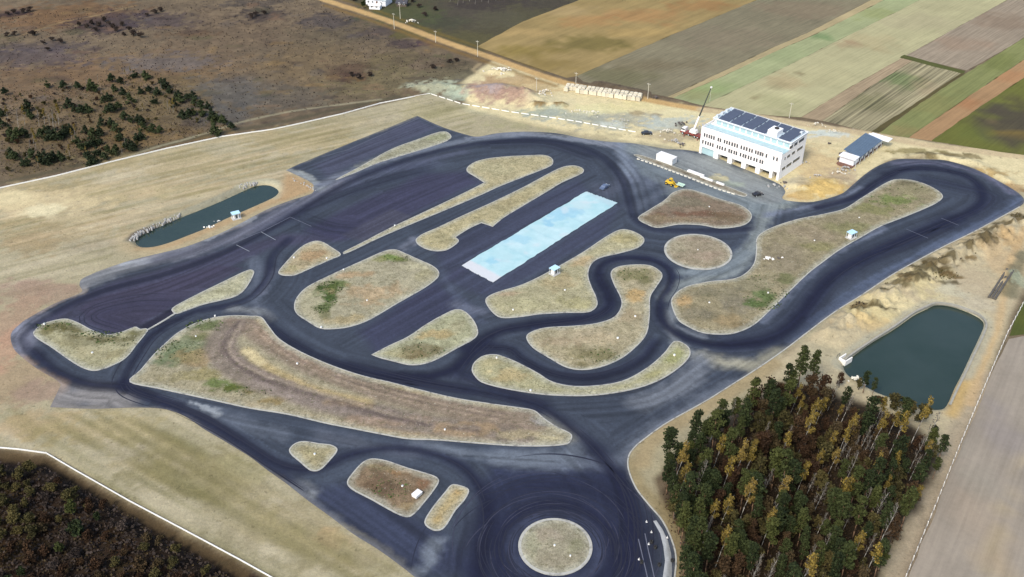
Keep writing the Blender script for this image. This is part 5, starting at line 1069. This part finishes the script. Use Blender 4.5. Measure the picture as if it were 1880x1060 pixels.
# ------------------------------------------------------------------ cars and machines
M_CDARK = flat_mat("black_car_paint", (.018,.018,.022), .25, .1, 1, spec=.6); M_CBLUE = flat_mat("blue_grey_car_paint", (.09,.12,.19), .25, .1, 1, spec=.6); M_CGREEN = flat_mat("pale_green_paint", (.42,.55,.46), .5, .1, 1); M_YEL = flat_mat("yellow_machine_paint", (.62,.40,.03), .45, .15, 1); M_LAMP = flat_mat("lamp_glass", (.6,.6,.58), .2, .05, 1)
def car(u, v, head, paint, label, L=4.5, W=1.85, name="parked_car", cat="car"):
    x, y = P(u, v); o = tag(empty(name, (x, y, .05), head), label, cat); l, h = L / 2, W / 2
    prof = [(-l, .35), (-l + .05, .85), (-l + .9, .98), (-l + 1.35, 1.42), (l - 1.75, 1.45), (l - 1.0, .98), (l - .1, .78), (l, .35)]
    q = MB(); n = len(prof)
    vs = [(px, -h + (.18 if z > 1.2 else 0), z) for px, z in prof] + [(px, h - (.18 if z > 1.2 else 0), z) for px, z in prof]
    q.add(vs, [tuple(range(n)), tuple(range(n, 2 * n))[::-1]] + [(k, n + k, n + (k + 1) % n, (k + 1) % n) for k in range(n)]); q.build("body", paint, o)
    q = MB(); q.box(-l + 1.2, l - 1.35, -h + .02, h - .02, 1.0, 1.36, top=(.2, .45, .14, .14)); q.build("side_window", M_GLASS, o)
    q = MB(); q.add([(l - 1.06, -h + .2, 1.0), (l - 1.06, h - .2, 1.0), (l - 1.72, h - .3, 1.42), (l - 1.72, -h + .3, 1.42)], [(0, 1, 2, 3)]); ob = q.build("windscreen", M_GLASS, o); ob.location = (.03, 0, .02)
    for sx in (-l + .85, l - .85):
        for sy in (-h + .05, h - .05):
            q = MB(); q.tube((sx, sy - .11, .32), (sx, sy + .11, .32), .32, n=14); wh = q.build("wheel", M_TYRE, o); q = MB(); q.tube((sx, sy - .12, .32), (sx, sy + .12, .32), .18, n=10); q.build("rim", M_STEEL, wh)
    for sy in (-h + .3, h - .3): q = MB(); q.box(l - .06, l + .02, sy - .2, sy + .2, .6, .76); q.build("headlight", M_LAMP, o)
    return o
car(1187, 247, R(4), M_CDARK, "black car on the sand at the end of the white boundary")
car(1391, 359, R(20), M_CDARK, "black car at the end of the dividing strip below the building", 4.0)
car(1110, 346, R(52), M_CBLUE, "blue grey car on the asphalt above the pale blue plate")
x, y = P(1231, 340); o = tag(empty("wheel_loader", (x, y, .06), R(-38)), "yellow wheel loader parked on the grey paddock", "loader")
q = MB(); q.box(-2.0, 1.2, -.8, .8, .7, 1.6, top=(.2, .1, .1, .1)); q.build("body", M_YEL, o)
q = MB(); q.box(-.7, .7, -.65, .65, 1.61, 2.75, top=(.15, .2, .1, .1)); cabp = q.build("cab", M_YEL, o); q = MB(); q.box(-.6, .62, -.67, .67, 1.85, 2.5, top=(.1, .12, .07, .07)); q.build("cab_glass", M_GLASS, cabp)
q = MB(); q.tube((1.0, -.5, 1.3), (2.3, -.5, .6), .1, n=5); q.tube((1.0, .5, 1.3), (2.3, .5, .6), .1, n=5); q.build("lift_arm", M_YEL, o)
q = MB(); q.add([(2.2, -1, .2), (2.2, 1, .2), (2.2, 1, .95), (2.2, -1, .95), (3.0, -1, .15), (3.0, 1, .15)], [(0, 1, 2, 3), (0, 4, 5, 1), (0, 3, 4), (1, 5, 2)]); q.build("bucket", M_YEL, o)
for sx in (-1.4, .8):
    for sy in (-.85, .85): q = MB(); q.tube((sx, sy - .2, .55), (sx, sy + .2, .55), .55, n=14); wh = q.build("wheel", M_TYRE, o); q = MB(); q.tube((sx, sy - .22, .55), (sx, sy + .22, .55), .25, n=10); q.build("rim", M_YEL, wh)
x, y = P(1249, 343); o = tag(empty("flatbed_trailer", (x, y, .06), R(-38)), "pale green flat trailer right of the yellow loader", "trailer")
q = MB(); q.box(-1.5, 1.5, -.85, .85, .62, .82); q.box(-1.5, 1.5, -.85, -.8, .83, 1.1); q.box(-1.5, 1.5, .8, .85, .83, 1.1); q.build("bed", M_CGREEN, o); q = MB(); q.tube((-1.5, 0, .6), (-2.7, 0, .55), .06, n=5); q.build("drawbar", M_BLK, o)
for sy in (-.8, .8): q = MB(); q.tube((0, sy - .1, .35), (0, sy + .1, .35), .35, n=12); q.build("wheel", M_TYRE, o)

def container(u, v, rz, L, W, Hh, label, name="site_container", cat="container", mat=None, z=.05):
    x, y = P(u, v); o = tag(empty(name, (x, y, z), rz), label, cat); q = MB(); q.box(-L / 2, L / 2, -W / 2, W / 2, .12, Hh)
    n = int(L / .5)
    for k in range(n): q.box(-L / 2 + .15 + k * L / n, -L / 2 + .35 + k * L / n, -W / 2 - .05, -W / 2 - .003, .3, Hh - .15); q.box(-L / 2 + .15 + k * L / n, -L / 2 + .35 + k * L / n, W / 2 + .003, W / 2 + .05, .3, Hh - .15)
    q.build("body", mat or M_CW, o); q = MB(); q.box(-L / 2 - .06, L / 2 + .06, -W / 2 - .08, W / 2 + .08, Hh + .003, Hh + .1); q.build("roof", mat or M_CW, o)
    q = MB(); q.box(L / 2 + .003, L / 2 + .06, -W * .3, W * .3, .25, Hh - .2); q.build("door", M_STEEL, o); return o
container(1223, 297, BRZ, 7.4, 3.4, 2.6, "large white container standing across the paddock from the building")
container(766, 912, R(52), 2.2, 1.5, .85, "small white cabinet container on the brown island near the roundabout", "equipment_cabinet", "cabinet", z=.35)
for (u, v, L, lb) in [(1277, 321, 7.2, "long stack of white boards on the dividing strip, nearest the container"), (1297, 331, 5.5, "narrow stack of white boards on the dividing strip, middle one"), (1322, 340, 3.4, "short stack of white boards on the dividing strip, farthest from the container")]:
    x, y = P(u, v); o = tag(empty("board_stack", (x, y, .2), BRZ), lb, "board stack"); wd = 1.3 if L > 7 else .7
    for k in range(4): q = MB(); q.box(-L / 2 + .08 * (k % 2), L / 2 - .1 * (k % 3), -wd / 2, wd / 2, .12 + k * .16, .26 + k * .16); q.build("board", M_CW, o)
    q = MB()
    for k in (-.35, 0, .35): q.box(k * L - .06, k * L + .06, -wd / 2, wd / 2, 0, .115)
    q.build("bearer", M_BARKD, o)
# kerb stones laid along the dividing strip
M_PALE = flat_mat("pale_cast_concrete", (.60,.57,.48), .9, .15, 1.2)
def along(px, step):
    pts = PP(px); o = []
    for a, b in zip(pts[:-1], pts[1:]):
        L = math.dist(a, b); n = int(L / step)
        for k in range(n): f = (k + .5) / n; o.append((a[0] + (b[0] - a[0]) * f, a[1] + (b[1] - a[1]) * f, math.atan2(b[1] - a[1], b[0] - a[0])))
    return o
q = MB(); q.box(-.6, .6, -.22, .22, 0, .3, top=(.05, .05, .04, .04)); km = q.mesh("kerb_stone"); km.materials.append(M_PALE)
for x, y, a in along([(1168, 292), (1198, 302), (1262, 326), (1317, 348), (1350, 358)], 1.75):
    o = link("kerb_stone", km); o.location = (x, y, .05); o.rotation_euler.z = a + random.uniform(-.06, .06); tag(o, "pale kerb stone in the dashed row below the dividing strip", "kerb stone", "kerb stones along the dividing strip")

# wrapped block pallets beside the unmade road
M_WRAP = flat_mat("wrapped_concrete_blocks", (.54,.49,.37), .8, .2, 1.0, rand=.15)
q = MB(); q.box(-.95, .95, -.85, .85, .16, 1.75, top=(.05, .05, .05, .05)); q.box(-.7, .7, -.6, .6, 1.76, 2.0); lm = q.mesh("load"); lm.materials.append(M_WRAP)
q = MB()
for k in range(4): q.box(-.95, .95, -.85 + k * .5, -.7 + k * .5, .08, .14)
for k in (-.85, 0, .75): q.box(k, k + .1, -.85, .85, 0, .075)
pm = q.mesh("pallet"); pm.materials.append(M_BARKP)
ra, rb = Vector(P(1040, 166)), Vector(P(1172, 184)); ang = math.atan2(*(rb - ra).yx); nrm = Vector((-(rb - ra).y, (rb - ra).x)).normalized()
for k in range(18):
    for row in range(3):
        if row == 0 and k in (1, 2): continue
        p_ = ra.lerp(rb, k / 17) + nrm * (row * 2.1 - 1.0) + Vector((random.uniform(-.25, .25), random.uniform(-.25, .25)))
        o = tag(empty("block_pallet", (p_.x, p_.y, .0), ang + random.uniform(-.12, .12)), "pallet of pale wrapped blocks in the " + ("row facing the site" if row == 0 else "middle row" if row == 1 else "row along the unmade road"), "pallet", "pallets in the " + ("row facing the site" if row == 0 else "middle row" if row == 1 else "row along the road")); link("load", lm, o); link("pallet", pm, o)

# ------------------------------------------------------------------ pump kiosks with pale blue roofs
M_PB = flat_mat("pale_blue_sheet", (.42,.62,.74), .5, .12, 1)
def kiosk(u, v, rz, label):
    x, y = P(u, v); o = tag(empty("pump_kiosk", (x, y, .3 if u > 900 else 0), rz), label, "kiosk")
    q = MB(); q.box(-.9, .9, -.7, .7, .15, 1.9); q.build("cabinet", M_CW, o)
    q = MB(); q.box(-1.5, 1.5, -1.2, 1.2, 2.2, 2.34); q.build("roof", M_PB, o)
    for sx in (-1.35, 1.35):
        for sy in (-1.05, 1.05): q = MB(); q.tube((sx, sy, 0), (sx, sy, 2.19), .06, n=6); q.build("post", M_STEEL, o)
    q = MB(); q.box(-1.6, 1.6, -1.3, 1.3, 0, .14); q.build("base_slab", M_CONC, o); q = MB(); q.box(-.4, .4, -.73, -.703, .3, 1.7); q.build("door", M_GLASS, o)
kiosk(434, 401, R(30), "pale blue roofed kiosk beside the long narrow pond")
kiosk(1018, 504, R(45), "pale blue roofed kiosk at the island edge below the blue plate")
kiosk(1562, 438, R(35), "pale blue roofed kiosk on the long island near the outer track")

# ------------------------------------------------------------------ manholes and sprinkler heads (white dots on the grass)
M_WHITEC = flat_mat("whitewashed_concrete", (.80,.77,.70), .85, .12, 1)
q = MB(); q.tube((0, 0, -.1), (0, 0, .42), .5, .46, 14); rm = q.mesh("concrete_ring"); rm.materials.append(M_WHITEC)
q = MB(); q.tube((0, 0, .421), (0, 0, .50), .38, .36, 14); q.tube((0, 0, .501), (0, 0, .56), .07, n=6); vm = q.mesh("cover"); vm.materials.append(M_STEEL)
for (u, v, lb, sc) in [(1018,1004,"at the centre of the lower round island",1),(1047,1023,"right of centre on the lower round island",.8),(1281,461,"at the centre of the upper round island",.8),(578,836,"in the small island by the lower track",1.1),(739,895,"beside the white cabinet on the brown island",1.1),(170,650,"on the leftmost island",1.3),(395,582,"at the weedy top of the large lower island",1),(360,620,"in the green patch of the large lower island",1),(546,670,"on the ripped earth of the large lower island",1.2),(817,791,"near the lower edge of the large lower island",1),
        (674,554,"in the middle of the big rounded island",1.1),(631,497,"at the upper edge of the big rounded island",1),(590,603,"at the bottom corner of the big rounded island",1.2),(540,475,"on the half moon island",1.2),(600,476,"at the right end of the half moon island",1),(1238,654,"at the right end of the crescent island",1.3),(1166,583,"in the neck of the snake shaped island",1.2),(1134,623,"in the lower bend of the snake shaped island",1.5),(1302,558,"at the left of the long right island",1.1),(1410,540,"in the weeds of the long right island",1),(1577,402,"in the middle of the long right island",1),(1495,444,"near the lower edge of the long right island",1),(942,571,"at the left end of the island below the blue plate",1.1),(1037,535,"in the middle of the island below the blue plate",1.2),(1302,382,"on the brown island under the building",1),(912,659,"at the left end of the crescent island",1),(725,416,"on the thin edging strip of the long island",1.1),(974,719,"at the lower edge of the crescent island",1.2),(82,597,"at the top corner of the leftmost island",1.3)]:
    x, y = P(u, v); o = tag(empty("manhole", (x, y, .34), random.uniform(0, 6)), "white concrete manhole " + lb, "manhole"); o.scale = (sc * .52, sc * .52, .7); link("concrete_ring", rm, o); link("cover", vm, o)

# ------------------------------------------------------------------ loose piles on the islands and the site
def rubble(px_c, n, spread, size, mat, z=.3, name="rubble_heap", label=None):
    x, y = P(*px_c); q = MB()
    for k in range(n):
        a = random.uniform(0, 6.28); r_ = spread * abs(random.gauss(0, .5)); s = size * random.uniform(.4, 1.2); c = Vector((x + r_ * math.cos(a) * 1.4, y + r_ * math.sin(a), z + s * .3 + max(0, spread * .35 - r_ * .5)))
        m_ = Matrix.Rotation(random.uniform(0, 3), 3, Vector((random.random(), random.random(), 1)).normalized())
        vs = [c + m_ @ Vector((sx * s * random.uniform(.6, 1), sy * s * random.uniform(.5, .9), sz * s * .5)) for sx in (-.5, .5) for sy in (-.5, .5) for sz in (-.5, .5)]
        q.add(vs, [(0, 1, 3, 2), (4, 6, 7, 5), (0, 4, 5, 1), (2, 3, 7, 6), (0, 2, 6, 4), (1, 5, 7, 3)])
    return tag(q.build(name, mat), label, None, None, "stuff")
M_STONE = flat_mat("pale_rubble", (.62,.58,.48), .9, .25, 1.2); M_GREYST = flat_mat("grey_rubble", (.36,.35,.33), .9, .25, 1)
M_DARKST = flat_mat("dark_scrap", (.10,.085,.075), .9, .3, 1)
for c, n, sp_, sz, m_ in [((1410,478),14,1.1,.8,M_WHITEC),((1430,477),8,.7,.6,M_DARKST),((1436,476),5,.5,.6,M_WHITEC),((385,418),14,1.0,.6,M_WHITEC),((402,408),8,1.2,.4,M_WHITEC),((755,41),26,3.0,.9,M_STONE),((920,132),60,4.5,1.0,M_STONE),((1552,312),26,3.0,.8,M_GREYST),((1540,320),18,3,.6,M_STONE),((1500,325),14,2.4,.6,M_GREYST),((1494,342),10,1.6,.6,M_GREYST),((1440,338),16,1.6,.9,M_DARKST),((1420,342),10,1.4,.8,M_GREYST),((1545,285),14,1.4,1.0,M_DARKST),((1543,294),10,1.0,1.0,M_DARKST),((1522,265),6,.8,.8,M_DARKST),((1240,262),20,3.0,.8,M_GREYST),((1255,268),14,2.5,.7,M_DARKST),((1225,245),18,4,.7,M_STONE),((1250,230),20,3,.8,M_DARKST),((1300,232),12,3,.8,M_GREYST),((1090,212),20,5,.6,M_STONE),((1140,226),20,5,.6,M_GREYST),((1060,208),16,4,.6,M_STONE),((990,178),24,4,.8,M_STONE),((1003,170),16,3,.8,M_STONE),((1204,181),8,1.0,1.2,M_DARKST),((1568,698),20,1.8,.7,M_STONE),((1585,706),16,1.4,.6,M_STONE),((1440,345),14,2.0,.6,M_GREYST),((1480,300),8,1.5,.6,M_GREYST),((1530,245),16,4,.5,M_STONE),((1500,232),14,4,.6,M_STONE)]:
    rubble(c, n, sp_, sz, m_, .05 if not (1390 < c[0] < 1440 and c[1] > 400) else .35)
# stones along the upper pond bank
q = MB()
for (u0, v0, u1, v1, n) in [(240,440,262,424,60),(262,424,330,394,50),(440,343,472,334,30),(540,330,576,348,26)]:
    for k in range(n):
        f = random.random(); x, y = P(u0 + (u1 - u0) * f + random.uniform(-4, 4), v0 + (v1 - v0) * f + random.uniform(-3, 3)); s = random.uniform(.25, .6); q.box(x - s / 2, x + s / 2, y - s / 2, y + s / 2, -.6, s * .5, top=(.08, .05, .06, .08))
tag(q.build("bank_stones", M_GREYST), kind="stuff")
# pond inlet and the pipes lying by the dirt road
x, y = P(1552, 660); o = tag(empty("pond_inlet", (x, y, 0), R(38)), "pale concrete inlet box at the left tip of the big pond", "inlet")
q = MB(); q.box(-1.6, 1.6, -1.2, -.9, -1.2, .7); q.box(-1.6, 1.6, .9, 1.2, -1.2, .7); q.box(-1.6, -1.3, -.89, .89, -1.2, .7); q.build("head_wall", M_WHITEC, o); q = MB(); q.box(-1.29, 2.2, -.89, .89, -1.3, -.5); q.build("apron", M_CONC, o); q = MB(); q.tube((-1.5, 1.9, .1), (-1.5, 1.9, 1.2), .06, n=6); q.tube((-.2, 1.9, .1), (-.2, 1.9, 1.2), .06, n=6); q.box(-1.5, -.2, 1.86, 1.94, 1.1, 1.2); q.build("rail", M_BLK, o)
M_PIPE = flat_mat("dark_pipe", (.09,.08,.065), .6, .3, .6)
a, b = Vector(P(1820, 551)), Vector(P(1853, 500)); nn = Vector((-(b - a).y, (b - a).x)).normalized()
for k, lb in ((-1, "dark pipe beside the dirt road, on the pond side"), (0, "dark pipe beside the dirt road, between its two neighbours"), (1, "dark pipe beside the dirt road, on the field side")):
    p0, p1 = a + nn * k * .9, b + nn * k * .9; c = (p0 + p1) / 2
    q = MB(); h = (p1 - p0).length / 2; q.tube((-h, 0, 0), (h, 0, 0), .38, n=10, caps=False); q.tube((h, 0, 0), (-h, 0, 0), .31, n=10, caps=False)
    for j in range(5): q.tube((-h + j * h / 2 - .1, 0, 0), (-h + j * h / 2 + .1, 0, 0), .45, n=10)
    o = q.build("drain_pipe", M_PIPE); o.location = (c.x, c.y, .75); o.rotation_euler.z = math.atan2(*(p1 - p0).yx); tag(o, lb, "pipe")

# ------------------------------------------------------------------ fences
def fence(px, label, step, ph, mat, pmat, name="boundary_fence", cat="fence", panel=True, gap=0.0, pr=.07, th=.12, thmesh=False):
    pts = PP(px); o = tag(empty(name, (*pts[0], 0)), label, cat); ox, oy = pts[0]
    tot = sum(math.dist(a, b) for a, b in zip(pts[:-1], pts[1:])); step = max(step, tot / 92)
    posts = []; run = 0
    q = MB()
    for a, b in zip(pts[:-1], pts[1:]):
        L = math.dist(a, b); n = max(1, round(L / step)); d = Vector((b[0] - a[0], b[1] - a[1])) / L; nn = Vector((-d.y, d.x)) * th / 2
        for k in range(n):
            f0, f1 = (k + gap / 2) / n, (k + 1 - gap / 2) / n
            p0 = Vector((a[0] - ox, a[1] - oy)) + d * L * f0; p1 = Vector((a[0] - ox, a[1] - oy)) + d * L * f1; posts.append(p0)
            c = [p0 + nn, p0 - nn, p1 - nn, p1 + nn]
            if panel: q.add([(*w.xy, .0) for w in c] + [(*w.xy, ph) for w in c], [(4, 5, 6, 7), (0, 1, 5, 4), (1, 2, 6, 5), (2, 3, 7, 6), (3, 0, 4, 7)])
            else:
                for zz in (.25, .6, .95, 1.3, ph - .1): q.add([(*w.xy, zz) for w in c] + [(*w.xy, zz + .05) for w in c], [(4, 5, 6, 7), (0, 1, 5, 4), (1, 2, 6, 5), (2, 3, 7, 6), (3, 0, 4, 7)])
    q.build("panel" if panel else "rail", mat, o)
    pm_ = MB().box(-pr, pr, -pr, pr, 0, ph + .12).mesh("post"); pm_.materials.append(pmat)
    for p in posts: c = link("post", pm_, o); c.location = (p.x, p.y, 0)
    return o
M_FENCE = flat_mat("white_fence_board", (.74,.73,.69), .8, .12, .4); M_FPOST = flat_mat("pale_fence_post", (.66,.64,.58), .8, .15, 1); M_WIRE = flat_mat("grey_fence_wire", (.40,.37,.33), .6, .2, 1)
fence([(-40,355),(0,346),(102,324),(204,298),(306,273.5),(408,251.5),(500,238.5),(545,229),(630,209.5),(698,190.5),(766,177),(790,173)], "long low white fence between the heath and the graded ground", 4, .42, M_FENCE, M_FPOST, th=.2)
fence([(790,173),(819,182),(847,191),(883,197),(937,206),(991,213.5),(1055,223),(1116,234),(1169,243.5)], "broken white fence in short panels below the gravel heaps", 4.2, .34, M_FENCE, M_FPOST, gap=.26, th=.16)
fence([(-40,822),(0,823),(34,826),(85,833),(136,863),(238,921),(340,975),(441,1029),(493,1058),(570,1102)], "low white fence along the bank above the dark thicket", 3, .4, M_FENCE, M_FPOST, th=.16)
fence([(1884,548),(1849,614),(1811,702),(1764,813),(1720,922),(1662,1062),(1630,1140)], "wire fence with pale posts along the grey ploughed field", 3, 1.5, M_WIRE, M_WHITEC, panel=False, pr=.085, th=.06)

# ------------------------------------------------------------------ utility poles
M_POLE = flat_mat("pale_concrete_pole", (.50,.47,.38), .85, .12, .8)
for (u, v, h, lb) in [(724,54,8.5,"pale pole beside the unmade road, nearest the white house"),(735,35,8.5,"pale pole on grass below the dark roofed barn"),(877,104,8,"pale pole where the unmade road meets the tan field"),(1057,160,7,"pale pole behind the block pallets, left end"),(1189,182,7.5,"pale pole behind the block pallets, right end"),(985,168,6.5,"pale pole beside the brown spoil heap"),(1449,217,7,"pale pole behind the white building"),(800,78,6,"pale pole at the left verge of the unmade road by the heath")]:
    x, y = P(u, v); o = tag(empty("utility_pole", (x, y, 0), R(-25)), lb, "pole"); q = MB(); q.tube((0, 0, -.2), (0, 0, h), .15, .10, 8); q.build("shaft", M_POLE, o)
    q = MB(); q.box(-.8, .8, -.06, .06, h - .6, h - .48); arm = q.build("crossarm", M_POLE, o)
    for sx in (-.7, 0, .7): q = MB(); q.tube((sx, 0, h - .47), (sx, 0, h - .25), .05, n=6); q.build("insulator", M_STEEL, arm)

# ------------------------------------------------------------------ farmstead at the top edge
M_GROOF = flat_mat("grey_sheet_roof", (.38,.42,.42), .6, .15, .5); M_DROOF = flat_mat("dark_tar_roof", (.05,.05,.06), .8, .2, .5)
def house(u, v, rz, L, W, Hh, rise, label, wm, rmat, name="farmhouse"):
    x, y = P(u, v); o = tag(empty(name, (x, y, 0), rz), label, "house")
    q = MB(); q.box(0, L, 0, W, 0, Hh); q.add([(0, 0, Hh), (0, W, Hh), (0, W / 2, Hh + rise), (L, 0, Hh), (L, W, Hh), (L, W / 2, Hh + rise)], [(0, 2, 1), (3, 4, 5)]); q.build("wall", wm, o)
    e = .5; k = rise / (W / 2); q = MB()
    for s in (0, 1):
        y0, y1 = (-e, W / 2) if s == 0 else (W + e, W / 2); z0, z1 = Hh - e * k + .03, Hh + rise + .03
        q.add([(-e, y0, z0), (L + e, y0, z0), (L + e, y1, z1), (-e, y1, z1), (-e, y0, z0 + .14), (L + e, y0, z0 + .14), (L + e, y1, z1 + .14), (-e, y1, z1 + .14)], [(0, 1, 2, 3), (4, 5, 6, 7), (0, 1, 5, 4), (1, 2, 6, 5), (3, 0, 4, 7)])
    rf = q.build("roof", rmat, o); q = MB(); q.box(L * .6, L * .6 + .7, W / 2 - .35, W / 2 + .35, Hh + rise - .3, Hh + rise + 1.1); q.build("chimney", M_BRICK, rf)
    for k in range(int(L / 2.6)):
        q = MB(); q.box(1 + k * 2.6, 2.1 + k * 2.6, -.06, .03, 1.0, 2.2); f = q.build("window", M_TRIM, o); q = MB(); q.box(1.1 + k * 2.6, 2.0 + k * 2.6, -.09, -.055, 1.1, 2.1); q.build("pane", M_GLASS, f)
    q = MB(); q.box(-.06, .03, W * .4, W * .4 + 1, 0, 2.1); q.build("door", M_FRAME, o); return o
house(672, 8, R(-20), 12, 8, 3.4, 2.4, "white house with a grey roof, cut by the top edge of the photo", M_SHEDW, M_GROOF)
house(678, 17, R(-12), 6, 3.4, 2.2, .7, "low white outbuilding in front of the grey roofed house", M_SHEDW, M_CW, "outbuilding")
house(728, 12, R(-10), 5.5, 4.2, 2.0, 1.0, "small barn with a dark roof right of the white house", M_BARKD, M_DROOF, "barn")
plant('shrub_g', *P(668, 16), "dark green round tree at the corner of the white house", None, 1.0)
for (u, v) in [(650,2),(706,8),(716,4),(745,10),(758,4),(850,6),(862,4),(872,8),(884,4),(896,6),(840,10),(826,4),(910,2),(780,30),(800,20),(770,14)]:
    kd = 'bare' if 820 < u < 915 else 'bush'
    plant(kd, *P(u, v), "bare pale birch in the row at the top edge of the photo" if kd == 'bare' else "bare bush in rough grass near the white house", "birches at the top edge" if kd == 'bare' else "bushes near the white house", .6 if kd == 'bare' else 1.1)

# ------------------------------------------------------------------ cones and tyres on the roundabout's outer lane
M_CONE = flat_mat("white_cone", (.58,.57,.55), .6, .1, 2)
for (u, v, lb) in [(1187,959,"white marker cone at the head of the painted apron"),(1196,978,"white marker cone below the first one on the outer lane"),(1191,1000,"white marker cone next to a dark tyre stack"),(1173,1028,"white marker cone farthest out on the roundabout lane"),(1225,988,"white marker cone on the paved apron edge")]:
    x, y = P(u, v); o = tag(empty("marker_cone", (x, y, .07)), lb, "cone"); q = MB(); q.tube((0, 0, .045), (0, 0, .62), .17, .04, 10); q.build("cone", M_CONE, o); q = MB(); q.box(-.22, .22, -.22, .22, 0, .04); q.build("base", M_CONE, o)
for (u, v, lb) in [(1196,997,"black tyre stack just above the white cone on the lane"),(1203,1007,"black tyre stack alone between cone and pale apron"),(1178,1034,"black tyre stack beside the painted line"),(1210,1039,"black tyre stack touching the pale apron"),(1234,1031,"black tyre stack at the outer kerb of the apron")]:
    x, y = P(u, v); o = tag(empty("tyre_stack", (x, y, .07)), lb, "tyre stack")
    for k in range(3):
        q = MB(); rr = [(.36, 0), (.40, .06), (.40, .16), (.36, .22), (.2, .2), (.2, .02)]; n = 14
        vs = [(r_ * math.cos(6.2832 * j / n), r_ * math.sin(6.2832 * j / n), z + k * .225) for j in range(n) for r_, z in rr]
        q.add(vs, [(j * 6 + i, ((j + 1) % n) * 6 + i, ((j + 1) % n) * 6 + (i + 1) % 6, j * 6 + (i + 1) % 6) for j in range(n) for i in range(6)]); q.build("tyre", M_TYRE, o)
